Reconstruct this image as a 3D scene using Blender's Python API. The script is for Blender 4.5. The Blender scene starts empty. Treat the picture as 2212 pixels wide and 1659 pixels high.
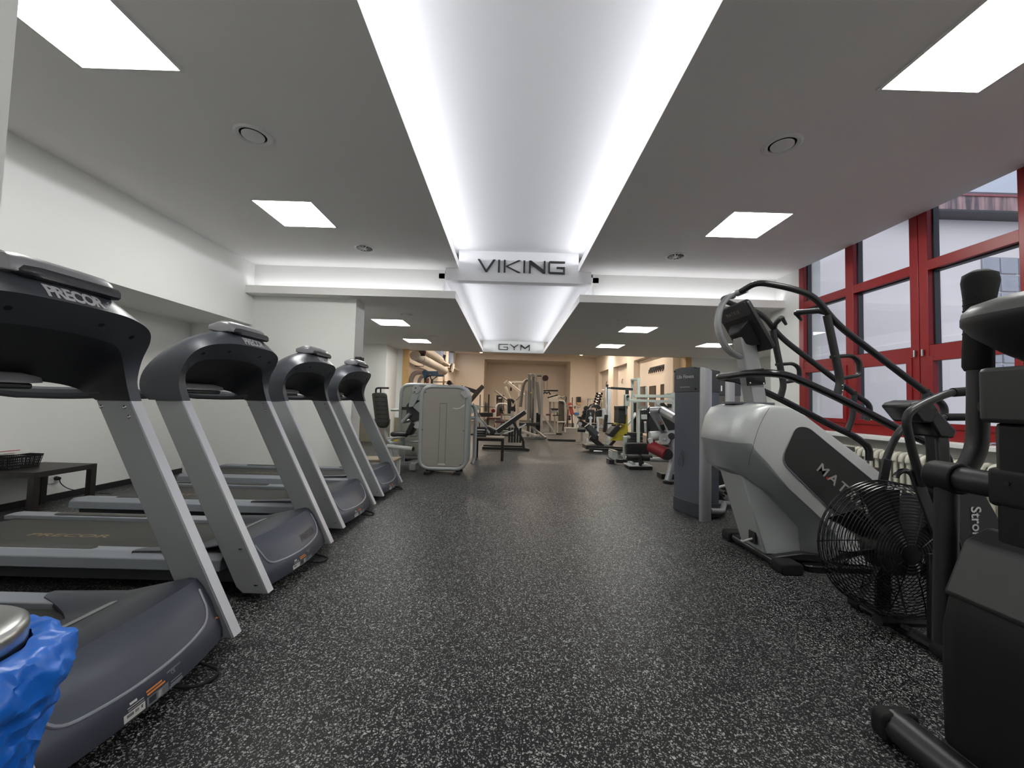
import bpy, bmesh, math, random
from mathutils import Vector, Matrix, Euler
random.seed(7)
C = bpy.context.scene.collection
PI = math.pi
V = Vector

def rot(ax, deg): return Matrix.Rotation(math.radians(deg), 4, ax)

# ---------------------------------------------------------------- materials
MATS = {}
def mat(name, col, rough=0.5, metal=0.0, spec=0.5, bump=0.0, bscale=200.0, var=0.0, vscale=3.0, coat=0.0, sheen=0.0):
    if name in MATS: return MATS[name]
    m = bpy.data.materials.new(name); m.use_nodes = True
    nt = m.node_tree; b = nt.nodes['Principled BSDF']
    b.inputs['Base Color'].default_value = (*col, 1)
    b.inputs['Roughness'].default_value = rough
    b.inputs['Metallic'].default_value = metal
    b.inputs['Specular IOR Level'].default_value = spec
    if coat: b.inputs['Coat Weight'].default_value = coat
    tc = nt.nodes.new('ShaderNodeTexCoord')
    if var > 0:
        n = nt.nodes.new('ShaderNodeTexNoise'); n.inputs['Scale'].default_value = vscale; n.inputs['Detail'].default_value = 4
        nt.links.new(tc.outputs['Object'], n.inputs['Vector'])
        mx = nt.nodes.new('ShaderNodeMix'); mx.data_type = 'RGBA'
        mx.inputs['A'].default_value = (*[c*(1-var) for c in col], 1)
        mx.inputs['B'].default_value = (*[min(1, c*(1+var)) for c in col], 1)
        nt.links.new(n.outputs['Fac'], mx.inputs['Factor'])
        nt.links.new(mx.outputs['Result'], b.inputs['Base Color'])
    if bump > 0:
        n2 = nt.nodes.new('ShaderNodeTexNoise'); n2.inputs['Scale'].default_value = bscale; n2.inputs['Detail'].default_value = 3
        nt.links.new(tc.outputs['Object'], n2.inputs['Vector'])
        bp = nt.nodes.new('ShaderNodeBump'); bp.inputs['Strength'].default_value = bump; bp.inputs['Distance'].default_value = 0.002
        nt.links.new(n2.outputs['Fac'], bp.inputs['Height']); nt.links.new(bp.outputs['Normal'], b.inputs['Normal'])
    MATS[name] = m
    return m

def emit(name, col, strength):
    if name in MATS: return MATS[name]
    m = bpy.data.materials.new(name); m.use_nodes = True
    nt = m.node_tree; nt.nodes.remove(nt.nodes['Principled BSDF'])
    e = nt.nodes.new('ShaderNodeEmission'); e.inputs['Color'].default_value = (*col, 1); e.inputs['Strength'].default_value = strength
    nt.links.new(e.outputs[0], nt.nodes['Material Output'].inputs['Surface'])
    MATS[name] = m
    return m

# ---------------------------------------------------------------- mesh builder
def rounded_path(pts, r, n=5):
    """Round the corners of a polyline: r is a radius or a list of radii per point."""
    pts = [V(p) for p in pts]
    out = [pts[0]]
    for i in range(1, len(pts)-1):
        a, b, c = pts[i-1], pts[i], pts[i+1]
        rr = r[i] if isinstance(r, (list, tuple)) else r
        d1 = (a-b); d2 = (c-b); l1, l2 = d1.length, d2.length
        if rr <= 0 or l1 < 1e-6 or l2 < 1e-6: out.append(b); continue
        d1.normalize(); d2.normalize()
        k = min(rr, l1*0.48, l2*0.48)
        p0 = b+d1*k; p1 = b+d2*k
        for j in range(n+1):
            t = j/n
            out.append(p0*(1-t)**2 + b*2*t*(1-t) + p1*t*t)
    out.append(pts[-1])
    return out

def smooth_path(pts, n=6):
    """Catmull-Rom through the points."""
    P = [V(p) for p in pts]
    if len(P) < 3: return P
    out = []
    for i in range(len(P)-1):
        p0 = P[max(i-1, 0)]; p1 = P[i]; p2 = P[i+1]; p3 = P[min(i+2, len(P)-1)]
        for j in range(n):
            t = j/n
            out.append(0.5*((2*p1)+(p2-p0)*t+(2*p0-5*p1+4*p2-p3)*t*t+(3*p1-p0-3*p2+p3)*t**3))
    out.append(P[-1])
    return out

def round_poly(pts, r, n=5):
    """Round the corners of a closed 2-D polygon."""
    out = []; N = len(pts)
    for i in range(N):
        rr = r[i] if isinstance(r, (list, tuple)) else r
        a, b, c = V(pts[i-1]).to_2d(), V(pts[i]).to_2d(), V(pts[(i+1) % N]).to_2d()
        d1, d2 = a-b, c-b
        if rr <= 0 or d1.length < 1e-6 or d2.length < 1e-6: out.append((b.x, b.y)); continue
        k = min(rr, d1.length*.48, d2.length*.48)
        d1.normalize(); d2.normalize()
        p0, p1 = b+d1*k, b+d2*k
        for j in range(n+1):
            t = j/n; q = p0*(1-t)**2+b*2*t*(1-t)+p1*t*t
            out.append((q.x, q.y))
    return out

class MB:
    def __init__(s): s.v = []; s.f = []
    def add(s, vs, fs, M=None):
        k = len(s.v)
        for p in vs: s.v.append(tuple(M @ V(p)) if M is not None else tuple(p))
        for f in fs: s.f.append(tuple(i+k for i in f))
        return s
    def box(s, x0, x1, y0, y1, z0, z1, M=None):
        vs = [(x, y, z) for z in (z0, z1) for y in (y0, y1) for x in (x0, x1)]
        return s.add(vs, [(0,2,3,1),(4,5,7,6),(0,1,5,4),(2,6,7,3),(0,4,6,2),(1,3,7,5)], M)
    def cbox(s, c, size, M=None):
        return s.box(c[0]-size[0]/2, c[0]+size[0]/2, c[1]-size[1]/2, c[1]+size[1]/2, c[2]-size[2]/2, c[2]+size[2]/2, M)
    def bar(s, p0, p1, w, h, up=(0,0,1)):
        """rectangular bar from p0 to p1, w across, h along up"""
        p0, p1 = V(p0), V(p1); d = (p1-p0); L = d.length; d.normalize()
        u = V(up); 
        if abs(u.dot(d)) > .99: u = V((1,0,0))
        sx = d.cross(u).normalized(); u = sx.cross(d).normalized()
        vs = []
        for p in (p0, p1):
            for a, b in ((-1,-1),(1,-1),(1,1),(-1,1)): vs.append(p+sx*w/2*a+u*h/2*b)
        return s.add(vs, [(0,1,2,3),(7,6,5,4),(0,4,5,1),(1,5,6,2),(2,6,7,3),(3,7,4,0)])
    def tube(s, pts, r, n=10, caps=True, sx=1.0, up=None):
        """sweep a circle (or ellipse with sx) along pts; r may be a list"""
        P = [V(p) for p in pts]; N = len(P)
        rs = r if isinstance(r, (list, tuple)) else [r]*N
        T = []
        for i in range(N):
            d = (P[min(i+1, N-1)]-P[max(i-1, 0)])
            T.append(d.normalized() if d.length > 1e-9 else V((0,0,1)))
        u = V(up) if up else (V((0,0,1)) if abs(T[0].z) < .9 else V((1,0,0)))
        rings = []
        for i in range(N):
            u = (u-T[i]*u.dot(T[i]))
            if u.length < 1e-6: u = T[i].orthogonal()
            u.normalize(); w = T[i].cross(u).normalized()
            rings.append([P[i]+(w*math.cos(2*PI*k/n)*sx+u*math.sin(2*PI*k/n))*rs[i] for k in range(n)])
        vs = [p for g in rings for p in g]; fs = []
        for i in range(N-1):
            for k in range(n):
                a, b = i*n+k, i*n+(k+1) % n
                fs.append((a, b, b+n, a+n))
        if caps:
            fs.append(tuple(range(n-1, -1, -1))); fs.append(tuple((N-1)*n+k for k in range(n)))
        return s.add(vs, fs)
    def cyl(s, p0, p1, r0, r1=None, n=16, caps=True):
        return s.tube([p0, p1], [r0, r0 if r1 is None else r1], n, caps)
    def prism(s, poly, t0, t1, axis='y', M=None):
        """extrude a closed 2-D polygon; axis y: poly=(x,z); x: (y,z); z: (x,y)"""
        n = len(poly)
        def P(a, b, t): return {'y': (a, t, b), 'x': (t, a, b), 'z': (a, b, t)}[axis]
        vs = [P(a, b, t0) for a, b in poly]+[P(a, b, t1) for a, b in poly]
        fs = [tuple(range(n)), tuple(range(2*n-1, n-1, -1))]
        for i in range(n):
            j = (i+1) % n; fs.append((i, i+n, j+n, j))
        return s.add(vs, fs, M)
    def rbox(s, x0, x1, y0, y1, z0, z1, r, axis='z', M=None, n=5):
        """box with its four edges along axis rounded"""
        d = {'z': ((x0,y0),(x1,y0),(x1,y1),(x0,y1)), 'y': ((x0,z0),(x1,z0),(x1,z1),(x0,z1)), 'x': ((y0,z0),(y1,z0),(y1,z1),(y0,z1))}[axis]
        t = {'z': (z0,z1), 'y': (y0,y1), 'x': (x0,x1)}[axis]
        return s.prism(round_poly(d, r, n), t[0], t[1], axis, M)
    def lathe(s, prof, c=(0,0,0), n=24, M=None, caps=True):
        """prof: (r,z) pairs revolved around z at c"""
        vs = []; fs = []; N = len(prof)
        for r, z in prof:
            for k in range(n): vs.append((c[0]+r*math.cos(2*PI*k/n), c[1]+r*math.sin(2*PI*k/n), c[2]+z))
        for i in range(N-1):
            for k in range(n):
                a, b = i*n+k, i*n+(k+1) % n; fs.append((a, b, b+n, a+n))
        if caps:
            fs.append(tuple(range(n-1, -1, -1))); fs.append(tuple((N-1)*n+k for k in range(n)))
        return s.add(vs, fs, M)
    def loft(s, rings, closed=True, caps=True, M=None):
        n = len(rings[0]); vs = [p for g in rings for p in g]; fs = []
        for i in range(len(rings)-1):
            for k in range(n if closed else n-1):
                a, b = i*n+k, i*n+(k+1) % n; fs.append((a, b, b+n, a+n))
        if caps and closed:
            fs.append(tuple(range(n-1, -1, -1))); fs.append(tuple((len(rings)-1)*n+k for k in range(n)))
        return s.add(vs, fs, M)
    def ball(s, c, r, n=12, m=8, sc=(1,1,1)):
        prof = [(max(1e-4, math.cos(-PI/2+PI*i/m)), math.sin(-PI/2+PI*i/m)) for i in range(m+1)]
        M = Matrix.Translation(V(c)) @ Matrix.Diagonal((r*sc[0], r*sc[1], r*sc[2], 1))
        return s.lathe(prof, (0,0,0), n, M)
    def torus(s, c, R, r, axis='z', n=24, m=8, a0=0.0, a1=2*PI):
        ax = {'z': (V((1,0,0)), V((0,1,0))), 'y': (V((1,0,0)), V((0,0,1))), 'x': (V((0,1,0)), V((0,0,1)))}[axis]
        full = abs(a1-a0-2*PI) < 1e-6
        pts = [V(c)+ax[0]*R*math.cos(a0+(a1-a0)*i/n)+ax[1]*R*math.sin(a0+(a1-a0)*i/n) for i in range(n+(0 if full else 1))]
        if full:
            nv = ax[0].cross(ax[1]); rings = []
            for p in pts:
                d = (p-V(c)).normalized()
                rings.append([p+d*r*math.cos(2*PI*k/m)+nv*r*math.sin(2*PI*k/m) for k in range(m)])
            rings.append(rings[0]); return s.loft(rings, True, False)
        return s.tube(pts, r, m)
    def build(s, name, m, parent=None, bevel=0.0, seg=2, smooth=35, loc=None, label=None):
        me = bpy.data.meshes.new(name)
        me.from_pydata([tuple(p) for p in s.v], [], s.f)
        bm = bmesh.new(); bm.from_mesh(me)
        bmesh.ops.recalc_face_normals(bm, faces=bm.faces)
        bm.to_mesh(me); bm.free()
        if smooth is not None:
            me.shade_smooth(); me.set_sharp_from_angle(angle=math.radians(smooth))
        o = bpy.data.objects.new(name, me); C.objects.link(o)
        for k in (m if isinstance(m, (list, tuple)) else [m]): me.materials.append(k)
        if parent is not None: o.parent = parent
        if loc is not None: o.location = loc
        if bevel > 0:
            b = o.modifiers.new('bevel', 'BEVEL'); b.width = bevel; b.segments = seg; b.limit_method = 'ANGLE'; b.angle_limit = math.radians(35)
            b.harden_normals = False
        if label: o['label'] = label
        return o

def thing(name, label, cat, loc=(0,0,0), rz=0.0, group=None):
    o = bpy.data.objects.new(name, None); C.objects.link(o); o.empty_display_size = .1
    o.location = loc; o.rotation_euler = (0,0,math.radians(rz))
    o['label'] = label; o['category'] = cat
    if group: o['group'] = group
    return o
def tag(o, label, cat, group=None):
    o['label'] = label; o['category'] = cat
    if group: o['group'] = group
    return o
def struct(mb, name, m, bevel=0.0, parent=None, smooth=35):
    o = mb.build(name, m, parent, bevel, smooth=smooth)
    if parent is None: o['kind'] = 'structure'
    return o
KIDS = {}
def kids(o): return [c for c in bpy.data.objects if c.parent == o]
def dup(root, loc, rz=None, label=None, group=None):
    def cp(o, par):
        c = o.copy(); C.objects.link(c); c.parent = par
        for k in kids(o): cp(k, c)
        return c
    r = cp(root, None); r.location = loc
    if rz is not None: r.rotation_euler = (0,0,math.radians(rz))
    if label: r['label'] = label
    if group: r['group'] = group
    return r

def text_obj(body, size, M, m, parent=None, name='lettering', depth=0.002, xs=1.0, offset=0.0, space=1.0, shear=0.0, align='CENTER', label=None):
    """lettering as a mesh: text in its local xy plane, placed by M"""
    cu = bpy.data.curves.new(name, 'FONT'); cu.body = body; cu.size = size; cu.extrude = depth; cu.offset = offset
    cu.space_character = space; cu.shear = shear; cu.align_x = align; cu.align_y = 'CENTER'; cu.resolution_u = 3
    o = bpy.data.objects.new(name, cu); C.objects.link(o)
    dg = bpy.context.evaluated_depsgraph_get()
    me = bpy.data.meshes.new_from_object(o.evaluated_get(dg))
    bpy.data.objects.remove(o); bpy.data.curves.remove(cu)
    me.transform(M @ Matrix.Diagonal((xs,1,1,1)))
    o = bpy.data.objects.new(name, me); C.objects.link(o); me.materials.clear(); me.materials.append(m)
    if parent is not None: o.parent = parent
    if label: o['label'] = label
    return o
def frameM(origin, xdir, ydir):
    x = V(xdir).normalized(); y = V(ydir); y = (y-x*y.dot(x)).normalized(); z = x.cross(y)
    M = Matrix((x, y, z)).transposed().to_4x4(); M.translation = V(origin)
    return M
def part(mb, name, m, parent, **k):
    """build in world coordinates under a thing (or a part of one); the thing itself must not be rotated"""
    r = parent
    while r.parent is not None: r = r.parent
    L = r.location
    mb.v = [(p[0]-L.x, p[1]-L.y, p[2]-L.z) for p in mb.v]
    return mb.build(name, m, parent, **k)
def wtext(body, size, M, m, parent, name='lettering', **k):
    r = parent
    while r.parent is not None: r = r.parent
    return text_obj(body, size, Matrix.Translation(-r.location) @ M, m, parent, name, **k)
# ================================================================ shared materials
white = mat('white paint', (.82,.82,.795), .75, spec=.25, bump=.08, bscale=350, var=.015, vscale=1.2)
ceilp = mat('ceiling paint', (.90,.885,.865), .8, spec=.2, bump=.06, bscale=300, var=.02, vscale=.9)
cream = mat('cream wall paint', (.74,.66,.57), .8, spec=.2, bump=.08, bscale=300, var=.02, vscale=1.0)
lampm = emit('panel glow', (1.0,1.0,.955), 31.0)
ledm  = emit('cove glow', (.92,.94,1.0), 2.0)
warmm = emit('warm lamp glow', (1.0,.76,.5), 30.0)
redp  = mat('red window paint', (.23,.012,.013), .34, spec=.35, var=.06, vscale=6)
black = mat('black plastic', (.012,.012,.013), .45, bump=.15, bscale=600)
blackg= mat('gloss black metal', (.008,.008,.009), .22, spec=.55)
blackm= mat('satin black metal', (.016,.016,.017), .38, bump=.05, bscale=500)
rubber= mat('black rubber', (.014,.014,.014), .75, spec=.25, bump=.2, bscale=500)
alu   = mat('brushed aluminium', (.50,.51,.53), .34, metal=.85, bump=.04, bscale=400)
steel = mat('bright steel', (.62,.62,.63), .22, metal=1.0)
silver= mat('silver grey paint', (.40,.41,.415), .38, metal=.35, bump=.06, bscale=900, spec=.5)
lightm= mat('pale grey paint', (.55,.57,.56), .4, spec=.4, bump=.05, bscale=600)
wood  = mat('pine wood', (.60,.38,.15), .55, var=.18, vscale=8)
darkw = mat('black brown veneer', (.018,.013,.011), .45, var=.25, vscale=20)
padblk= mat('black vinyl padding', (.018,.018,.019), .5, spec=.4, bump=.12, bscale=350)
padred= mat('red vinyl padding', (.22,.02,.025), .42, spec=.4, bump=.1, bscale=350)

def floor_material():
    m = bpy.data.materials.new('speckled rubber floor'); m.use_nodes = True; nt = m.node_tree; b = nt.nodes['Principled BSDF']
    L = nt.links.new; N = nt.nodes.new
    tc = N('ShaderNodeTexCoord')
    nz = N('ShaderNodeTexNoise'); nz.inputs['Scale'].default_value = 90; nz.inputs['Detail'].default_value = 2
    L(tc.outputs['Object'], nz.inputs['Vector'])
    wr = N('ShaderNodeVectorMath'); wr.operation = 'MULTIPLY_ADD'; wr.inputs[1].default_value = (.012,.012,.012); 
    L(nz.outputs['Color'], wr.inputs[0]); L(tc.outputs['Object'], wr.inputs[2])
    def cells(scale, lo, hi):
        v = N('ShaderNodeTexVoronoi'); v.inputs['Scale'].default_value = scale; v.feature = 'F1'
        L(wr.outputs[0], v.inputs['Vector'])
        sp = N('ShaderNodeSeparateColor'); L(v.outputs['Color'], sp.inputs[0])
        r = N('ShaderNodeMapRange'); r.inputs['From Min'].default_value = lo; r.inputs['From Max'].default_value = hi
        L(sp.outputs[0], r.inputs['Value'])
        return r, sp
    r1, s1 = cells(165, .86, .89)
    r2, s2 = cells(290, .88, .91)
    mxm = N('ShaderNodeMath'); mxm.operation = 'MAXIMUM'; L(r1.outputs[0], mxm.inputs[0]); L(r2.outputs[0], mxm.inputs[1])
    # tone of the flecks
    ramp = N('ShaderNodeMix'); ramp.data_type = 'RGBA'
    ramp.inputs['A'].default_value = (.09,.092,.092,1); ramp.inputs['B'].default_value = (.42,.425,.41,1)
    L(s1.outputs[1], ramp.inputs['Factor'])
    # worn, dusty areas
    wn = N('ShaderNodeTexNoise'); wn.inputs['Scale'].default_value = .8; wn.inputs['Detail'].default_value = 5
    L(tc.outputs['Object'], wn.inputs['Vector'])
    base = N('ShaderNodeMix'); base.data_type = 'RGBA'
    base.inputs['A'].default_value = (.0075,.0075,.0085,1); base.inputs['B'].default_value = (.014,.0135,.0135,1)
    L(wn.outputs['Fac'], base.inputs['Factor'])
    fin = N('ShaderNodeMix'); fin.data_type = 'RGBA'
    L(mxm.outputs[0], fin.inputs['Factor']); L(base.outputs['Result'], fin.inputs['A']); L(ramp.outputs['Result'], fin.inputs['B'])
    # seams between one metre mats
    br = N('ShaderNodeTexBrick'); br.inputs['Scale'].default_value = 1.0
    br.inputs['Mortar Size'].default_value = .0016; br.inputs['Brick Width'].default_value = 1.0; br.inputs['Row Height'].default_value = 1.0; br.offset = .5
    br.inputs['Color1'].default_value = (1,1,1,1); br.inputs['Color2'].default_value = (1,1,1,1); br.inputs['Mortar'].default_value = (.25,.25,.25,1)
    L(tc.outputs['Object'], br.inputs['Vector'])
    sm = N('ShaderNodeMix'); sm.data_type = 'RGBA'; sm.blend_type = 'MULTIPLY'; sm.inputs['Factor'].default_value = 1
    L(fin.outputs['Result'], sm.inputs['A']); L(br.outputs['Color'], sm.inputs['B'])
    L(sm.outputs['Result'], b.inputs['Base Color'])
    rr = N('ShaderNodeMapRange'); rr.inputs['To Min'].default_value = .50; rr.inputs['To Max'].default_value = .36
    L(wn.outputs['Fac'], rr.inputs['Value']); L(rr.outputs[0], b.inputs['Roughness'])
    b.inputs['Specular IOR Level'].default_value = .15
    bp = N('ShaderNodeBump'); bp.inputs['Strength'].default_value = .35; bp.inputs['Distance'].default_value = .002
    L(nz.outputs['Fac'], bp.inputs['Height']); L(bp.outputs['Normal'], b.inputs['Normal'])
    return m

# ================================================================ room shell
struct(MB().box(-5.4, 7.4, -3, 27, -.12, 0), 'floor', floor_material())
# ceiling of the near hall with the long recessed light trough (slot)
ce = MB()
ce.box(-5.0, -.81, -3, 5.97, 3.15, 3.26); ce.box(.98, 4.02, -3, 5.97, 3.15, 3.26)
ce.box(-.81, .98, -3, -1.6, 3.15, 3.26)
struct(ce, 'ceiling_near', ceilp)
tr = MB()
tr.box(-1.12, 1.31, -1.7, 6.06, 3.42, 3.5); tr.box(-1.12, -1.03, -1.7, 6.06, 3.26, 3.42); tr.box(1.22, 1.31, -1.7, 6.06, 3.26, 3.42)
tr.box(-1.03, 1.22, -1.7, -1.6, 3.26, 3.42)
trp = mat('trough paint', (.86,.86,.87), .8, spec=.2, bump=.05, bscale=300)
struct(tr, 'ceiling_trough_near', trp)
# lower ceiling beyond
c2 = MB()
c2.box(-3.9, -.83, 5.77, 12.05, 2.67, 2.78); c2.box(.99, 4.06, 5.77, 12.05, 2.67, 2.78)
c2.box(-5.4, -3.9, 6.02, 12.05, 2.67, 2.78); c2.box(4.06, 7.4, 6.17, 12.05, 2.67, 2.78)
struct(c2, 'ceiling_low', ceilp)
t2 = MB()
t2.box(-1.12, 1.31, 5.97, 12.1, 3.02, 3.1); t2.box(-1.12, -1.03, 6.07, 12.1, 2.78, 3.02); t2.box(1.22, 1.31, 6.07, 12.1, 2.78, 3.02)
struct(t2, 'ceiling_trough_far', trp)
be = MB(); be.box(-5.0, -1.03, 5.97, 6.07, 2.78, 3.26); be.box(1.22, 4.06, 5.97, 6.07, 2.78, 3.26)
struct(be, 'beam_cross', white)
struct(MB().box(-1.0, 1.17, 5.85, 6.0, 2.965, 3.15).box(-.81, .98, 5.85, 6.0, 3.15, 3.42), 'beam_sign', trp)
struct(MB().box(-.84, 1.0, 12.0, 12.1, 2.67, 3.02), 'beam_far_sign', white)
struct(MB().box(-5.6, 4.25, -3.2, 12.1, 3.6, 3.7), 'roof', ceilp)

# cove lighting: strips lying on the shelf tops
for a, l in (((-1.02,-1.012,-1.5,5.8,3.262,3.312), 'glowing white cove strip on the treadmill-side ledge of the near ceiling trough'),
             ((1.202,1.21,-1.5,5.8,3.262,3.312), 'glowing white cove strip on the window-side ledge of the near ceiling trough'),
             ((-1.02,-1.012,6.1,11.9,2.782,2.832), 'glowing white cove strip on the treadmill-side ledge of the far ceiling trough'),
             ((1.202,1.21,6.1,11.9,2.782,2.832), 'glowing white cove strip on the window-side ledge of the far ceiling trough'),
             ((-3.85,-1.05,5.90,5.908,2.782,2.812), 'glowing white cove strip on the cross beam ledge above the treadmills'),
             ((1.24,4.0,5.90,5.908,2.782,2.812), 'glowing white cove strip on the cross beam ledge above the stair climber')):
    tag(MB().box(*a).build('led_strip', ledm), l, 'light strip', 'cove light strips')

def cove(name, loc, length, along, aim, power, spread=92, w=.045):
    l = bpy.data.lights.new(name, 'AREA'); l.shape = 'RECTANGLE'; l.size = length; l.size_y = w; l.energy = power; l.spread = math.radians(spread); l.color = (.93,.95,1.0)
    o = bpy.data.objects.new(name, l); C.objects.link(o)
    z = -V(aim).normalized(); x = V(along); y = z.cross(x).normalized(); x = y.cross(z)
    o.matrix_world = Matrix.Translation(loc) @ Matrix((x, y, z)).transposed().to_4x4()
cove('cove_lamp', (-1.005,2.15,3.295), 7.3, (0,1,0), (1,0,.06), 26, 70)
cove('cove_lamp', (1.195,2.15,3.295), 7.3, (0,1,0), (-1,0,.06), 26, 70)
cove('cove_lamp', (-1.005,9.0,2.815), 5.8, (0,1,0), (1,0,.10), 19, 82)
cove('cove_lamp', (1.195,9.0,2.815), 5.8, (0,1,0), (-1,0,.10), 19, 82)
for x0, x1 in ((-3.85,-1.05),(1.24,4.0)):
    cove('cove_lamp', ((x0+x1)/2,5.82,2.80), x1-x0, (1,0,0), (0,.5,1), 2.4, 170, .02)

# left side
lw = MB(); lw.box(-5.0, -3.9, -3, 5.97, 2.23, 3.15); struct(lw, 'wall_left_upper', white)
struct(MB().box(-5.0, -4.82, -3, 5.97, 0, 2.23), 'wall_left', white)
struct(MB().box(-4.82, -4.805, -3, 5.97, 0, .07), 'baseboard_left', black)
struct(MB().box(-5.4, -2.35, 5.97, 6.32, 0, 2.67), 'wall_left_block', white)
struct(MB().box(-5.4, -5.3, 6.32, 11, 0, 2.67), 'wall_left_far', white)
struct(MB().box(-5.4, -3.4, 10.9, 12.1, 0, 2.67), 'wall_left_end', white)
struct(MB().box(-3.4, -3.22, 11.95, 12.1, 0, 2.67), 'wall_opening_left', white)
struct(MB().box(-3.22, -3.07, 11.9, 12.1, 0, 2.67), 'trim_1', wood)
# near left jamb beside the camera
struct(MB().box(-4.82, (-0.653,0.500,1.610)[0], .22, .50, 0, 3.15), 'wall_entrance', white)
struct(MB().box(-5.0, 4.2, -3.1, -3, 0, 3.6), 'wall_back', white)
# right side: wall under and around the windows
rw = MB()
rw.box(4.02, 4.32, -3, 6.1, 0, .93); rw.box(4.02, 4.32, 5.49, 6.1, .93, 3.6); rw.box(4.02, 4.32, -3, 1.0, .93, 3.6)
struct(rw, 'wall_right', white)
struct(MB().box(3.84, 4.06, -.5, 5.49, .885, .93), 'trim_2', mat('white sill', (.78,.78,.76), .35, spec=.5), bevel=.006)
struct(MB().box(5.45, 7.4, 12.0, 12.1, 0, 2.67), 'wall_opening_right', white)
struct(MB().box(5.28, 5.45, 11.9, 12.1, 0, 2.67), 'trim_3', wood)
struct(MB().box(7.3, 7.4, 6.1, 12.0, 0, 2.67), 'wall_right_far', white)
# high beige hall at the far end
struct(MB().box(-3.5, -3.3, 12.1, 24.2, 0, 2.98), 'wall_far_left', cream)
fw_ = MB(); fw_.box(-3.5,-3.3,12.1,16.6,2.98,4.1); fw_.box(-3.5,-3.3,20.4,21.2,2.98,4.1); fw_.box(-3.5,-3.3,23.5,24.2,2.98,4.1); fw_.box(-3.5,-3.3,12.1,24.2,4.0,4.1)
struct(fw_, 'wall_far_left_upper', cream)
bk = MB(); bk.box(-3.5,-1.56,24,24.2,0,4.1); bk.box(3.65,5.6,24,24.2,0,4.1); bk.box(-1.56,3.65,24,24.2,3.72,4.1)
bk.box(-1.66,-1.56,24.2,26.6,0,3.72); bk.box(3.65,3.75,24.2,26.6,0,3.72); bk.box(-1.66,3.75,26.5,26.6,0,3.72); bk.box(-1.66,3.75,24.2,26.6,3.72,3.8)
struct(bk, 'wall_far_back', cream)
struct(MB().box(5.4, 5.6, 12.1, 24.2, 0, 4.1), 'wall_far_right', cream)
struct(MB().box(-3.6, 5.6, 12.05, 24.3, 4.0, 4.15), 'ceiling_far', cream)
hd = MB(); hd.box(-3.6, -1.12, 12.05, 12.12, 2.67, 4.1); hd.box(1.31, 5.6, 12.05, 12.12, 2.67, 4.1); hd.box(-1.12, 1.31, 12.1, 12.17, 2.67, 4.1)
struct(hd, 'wall_opening_header', cream)
# right wall of the high hall: three shallow piers and lintels over blind niches
pr = MB()
for y0, y1 in ((12.6,13.3),(16.6,17.6),(19.9,20.9),(23.2,24)): pr.box(5.18, 5.4, y0, y1, 0, 4.0)
for y0, y1 in ((13.3,16.6),(17.6,19.9),(20.9,23.2)): pr.box(5.18, 5.4, y0, y1, 3.05, 4.0)
struct(pr, 'wall_far_right_piers', cream)

# ---------------------------------------------------------------- ceiling lights, vents
def panel(x0, y0, z, label):
    t = thing('ceiling_light_panel', label, 'ceiling light', (x0+.3, y0+.3, z), group='square ceiling light panels')
    MB().box(-.295,.295,-.295,.295,-.001,.004).build('diffuser', lampm, t)
    f = MB()
    for a in ((-.31,.31,-.31,-.295),(-.31,.31,.295,.31),(-.31,-.295,-.295,.295),(.295,.31,-.295,.295)): f.box(a[0],a[1],a[2],a[3],-.008,.003)
    f.build('frame', white, t)
    return t
near_l = [(-2.66,1.76,'light panel over the first treadmill'),(2.21,1.73,'light panel above the window end, cut by the picture edge'),
          (-2.66,3.95,'light panel above the second treadmill row'),(2.20,3.89,'light panel in front of the red windows'),
          (-2.66,-.6,'light panel behind the entrance wall'),(2.2,-.6,'light panel behind the black trainer')]
for x, y, l in near_l: panel(x, y, 3.15, 'square white glowing ' + l)
for x, y, l in ((-2.65,7.45,'low light panel near the white wall block'),(-2.68,9.80,'low light panel nearest the pine post'),
                (2.18,7.45,'low light panel in front of the cross aisle machines'),(2.22,9.75,'low light panel nearest the far opening'),
                (4.55,9.15,'low light panel behind the stair climber console')):
    panel(x, y, 2.67, 'square white glowing ' + l)

ventw = mat('vent white', (.86,.86,.85), .5)
vdark = mat('vent throat', (.02,.02,.02), .8)
def disc_vent(x, y, z, r, label):
    t = thing('ceiling_air_valve', label, 'air vent', (x, y, z), group='round air valves')
    MB().lathe([(r*.70,0),(r*.72,-.006),(r*.9,-.012),(r,-.004),(r,0.002)], n=32, caps=False).build('ring', ventw, t)
    MB().lathe([(.001,.0),(r*.74,.0)], n=24, caps=False).build('throat', vdark, t)
    MB().lathe([(.001,-.022),(r*.4,-.02),(r*.58,-.014),(r*.6,-.004)], n=28, caps=False).build('disc', ventw, t)
def swirl_vent(x, y, z, r, label):
    t = thing('ceiling_swirl_diffuser', label, 'air vent', (x, y, z), group='swirl diffusers')
    MB().lathe([(r*.78,0),(r*.8,-.008),(r,-.004),(r,.002)], n=32, caps=False).build('ring', ventw, t)
    MB().lathe([(.001,.0),(r*.8,.0)], n=24, caps=False).build('throat', vdark, t)
    b = MB()
    for k in range(12):
        a = 2*PI*k/12
        b.prism([(.02,-.012),(r*.78,-.006),(r*.78,.006),(.02,.012)], -.010, -.005, 'z', Matrix.Rotation(a,4,'Z') @ rot('X', 25))
    b.lathe([(.001,-.014),(.03,-.012),(.03,-.004)], n=16, caps=False)
    b.build('vane', ventw, t)
disc_vent(-2.0, 2.95, 3.15, .13, 'round white air valve between the two ceiling lights over the treadmills')
disc_vent(1.98, 2.87, 3.15, .13, 'round white air valve on the ceiling toward the windows')
swirl_vent(-1.96, 5.17, 3.15, .13, 'round finned diffuser near the cross beam, treadmill side')
swirl_vent(2.13, 5.13, 3.15, .13, 'round finned diffuser near the cross beam, window side')
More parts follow.
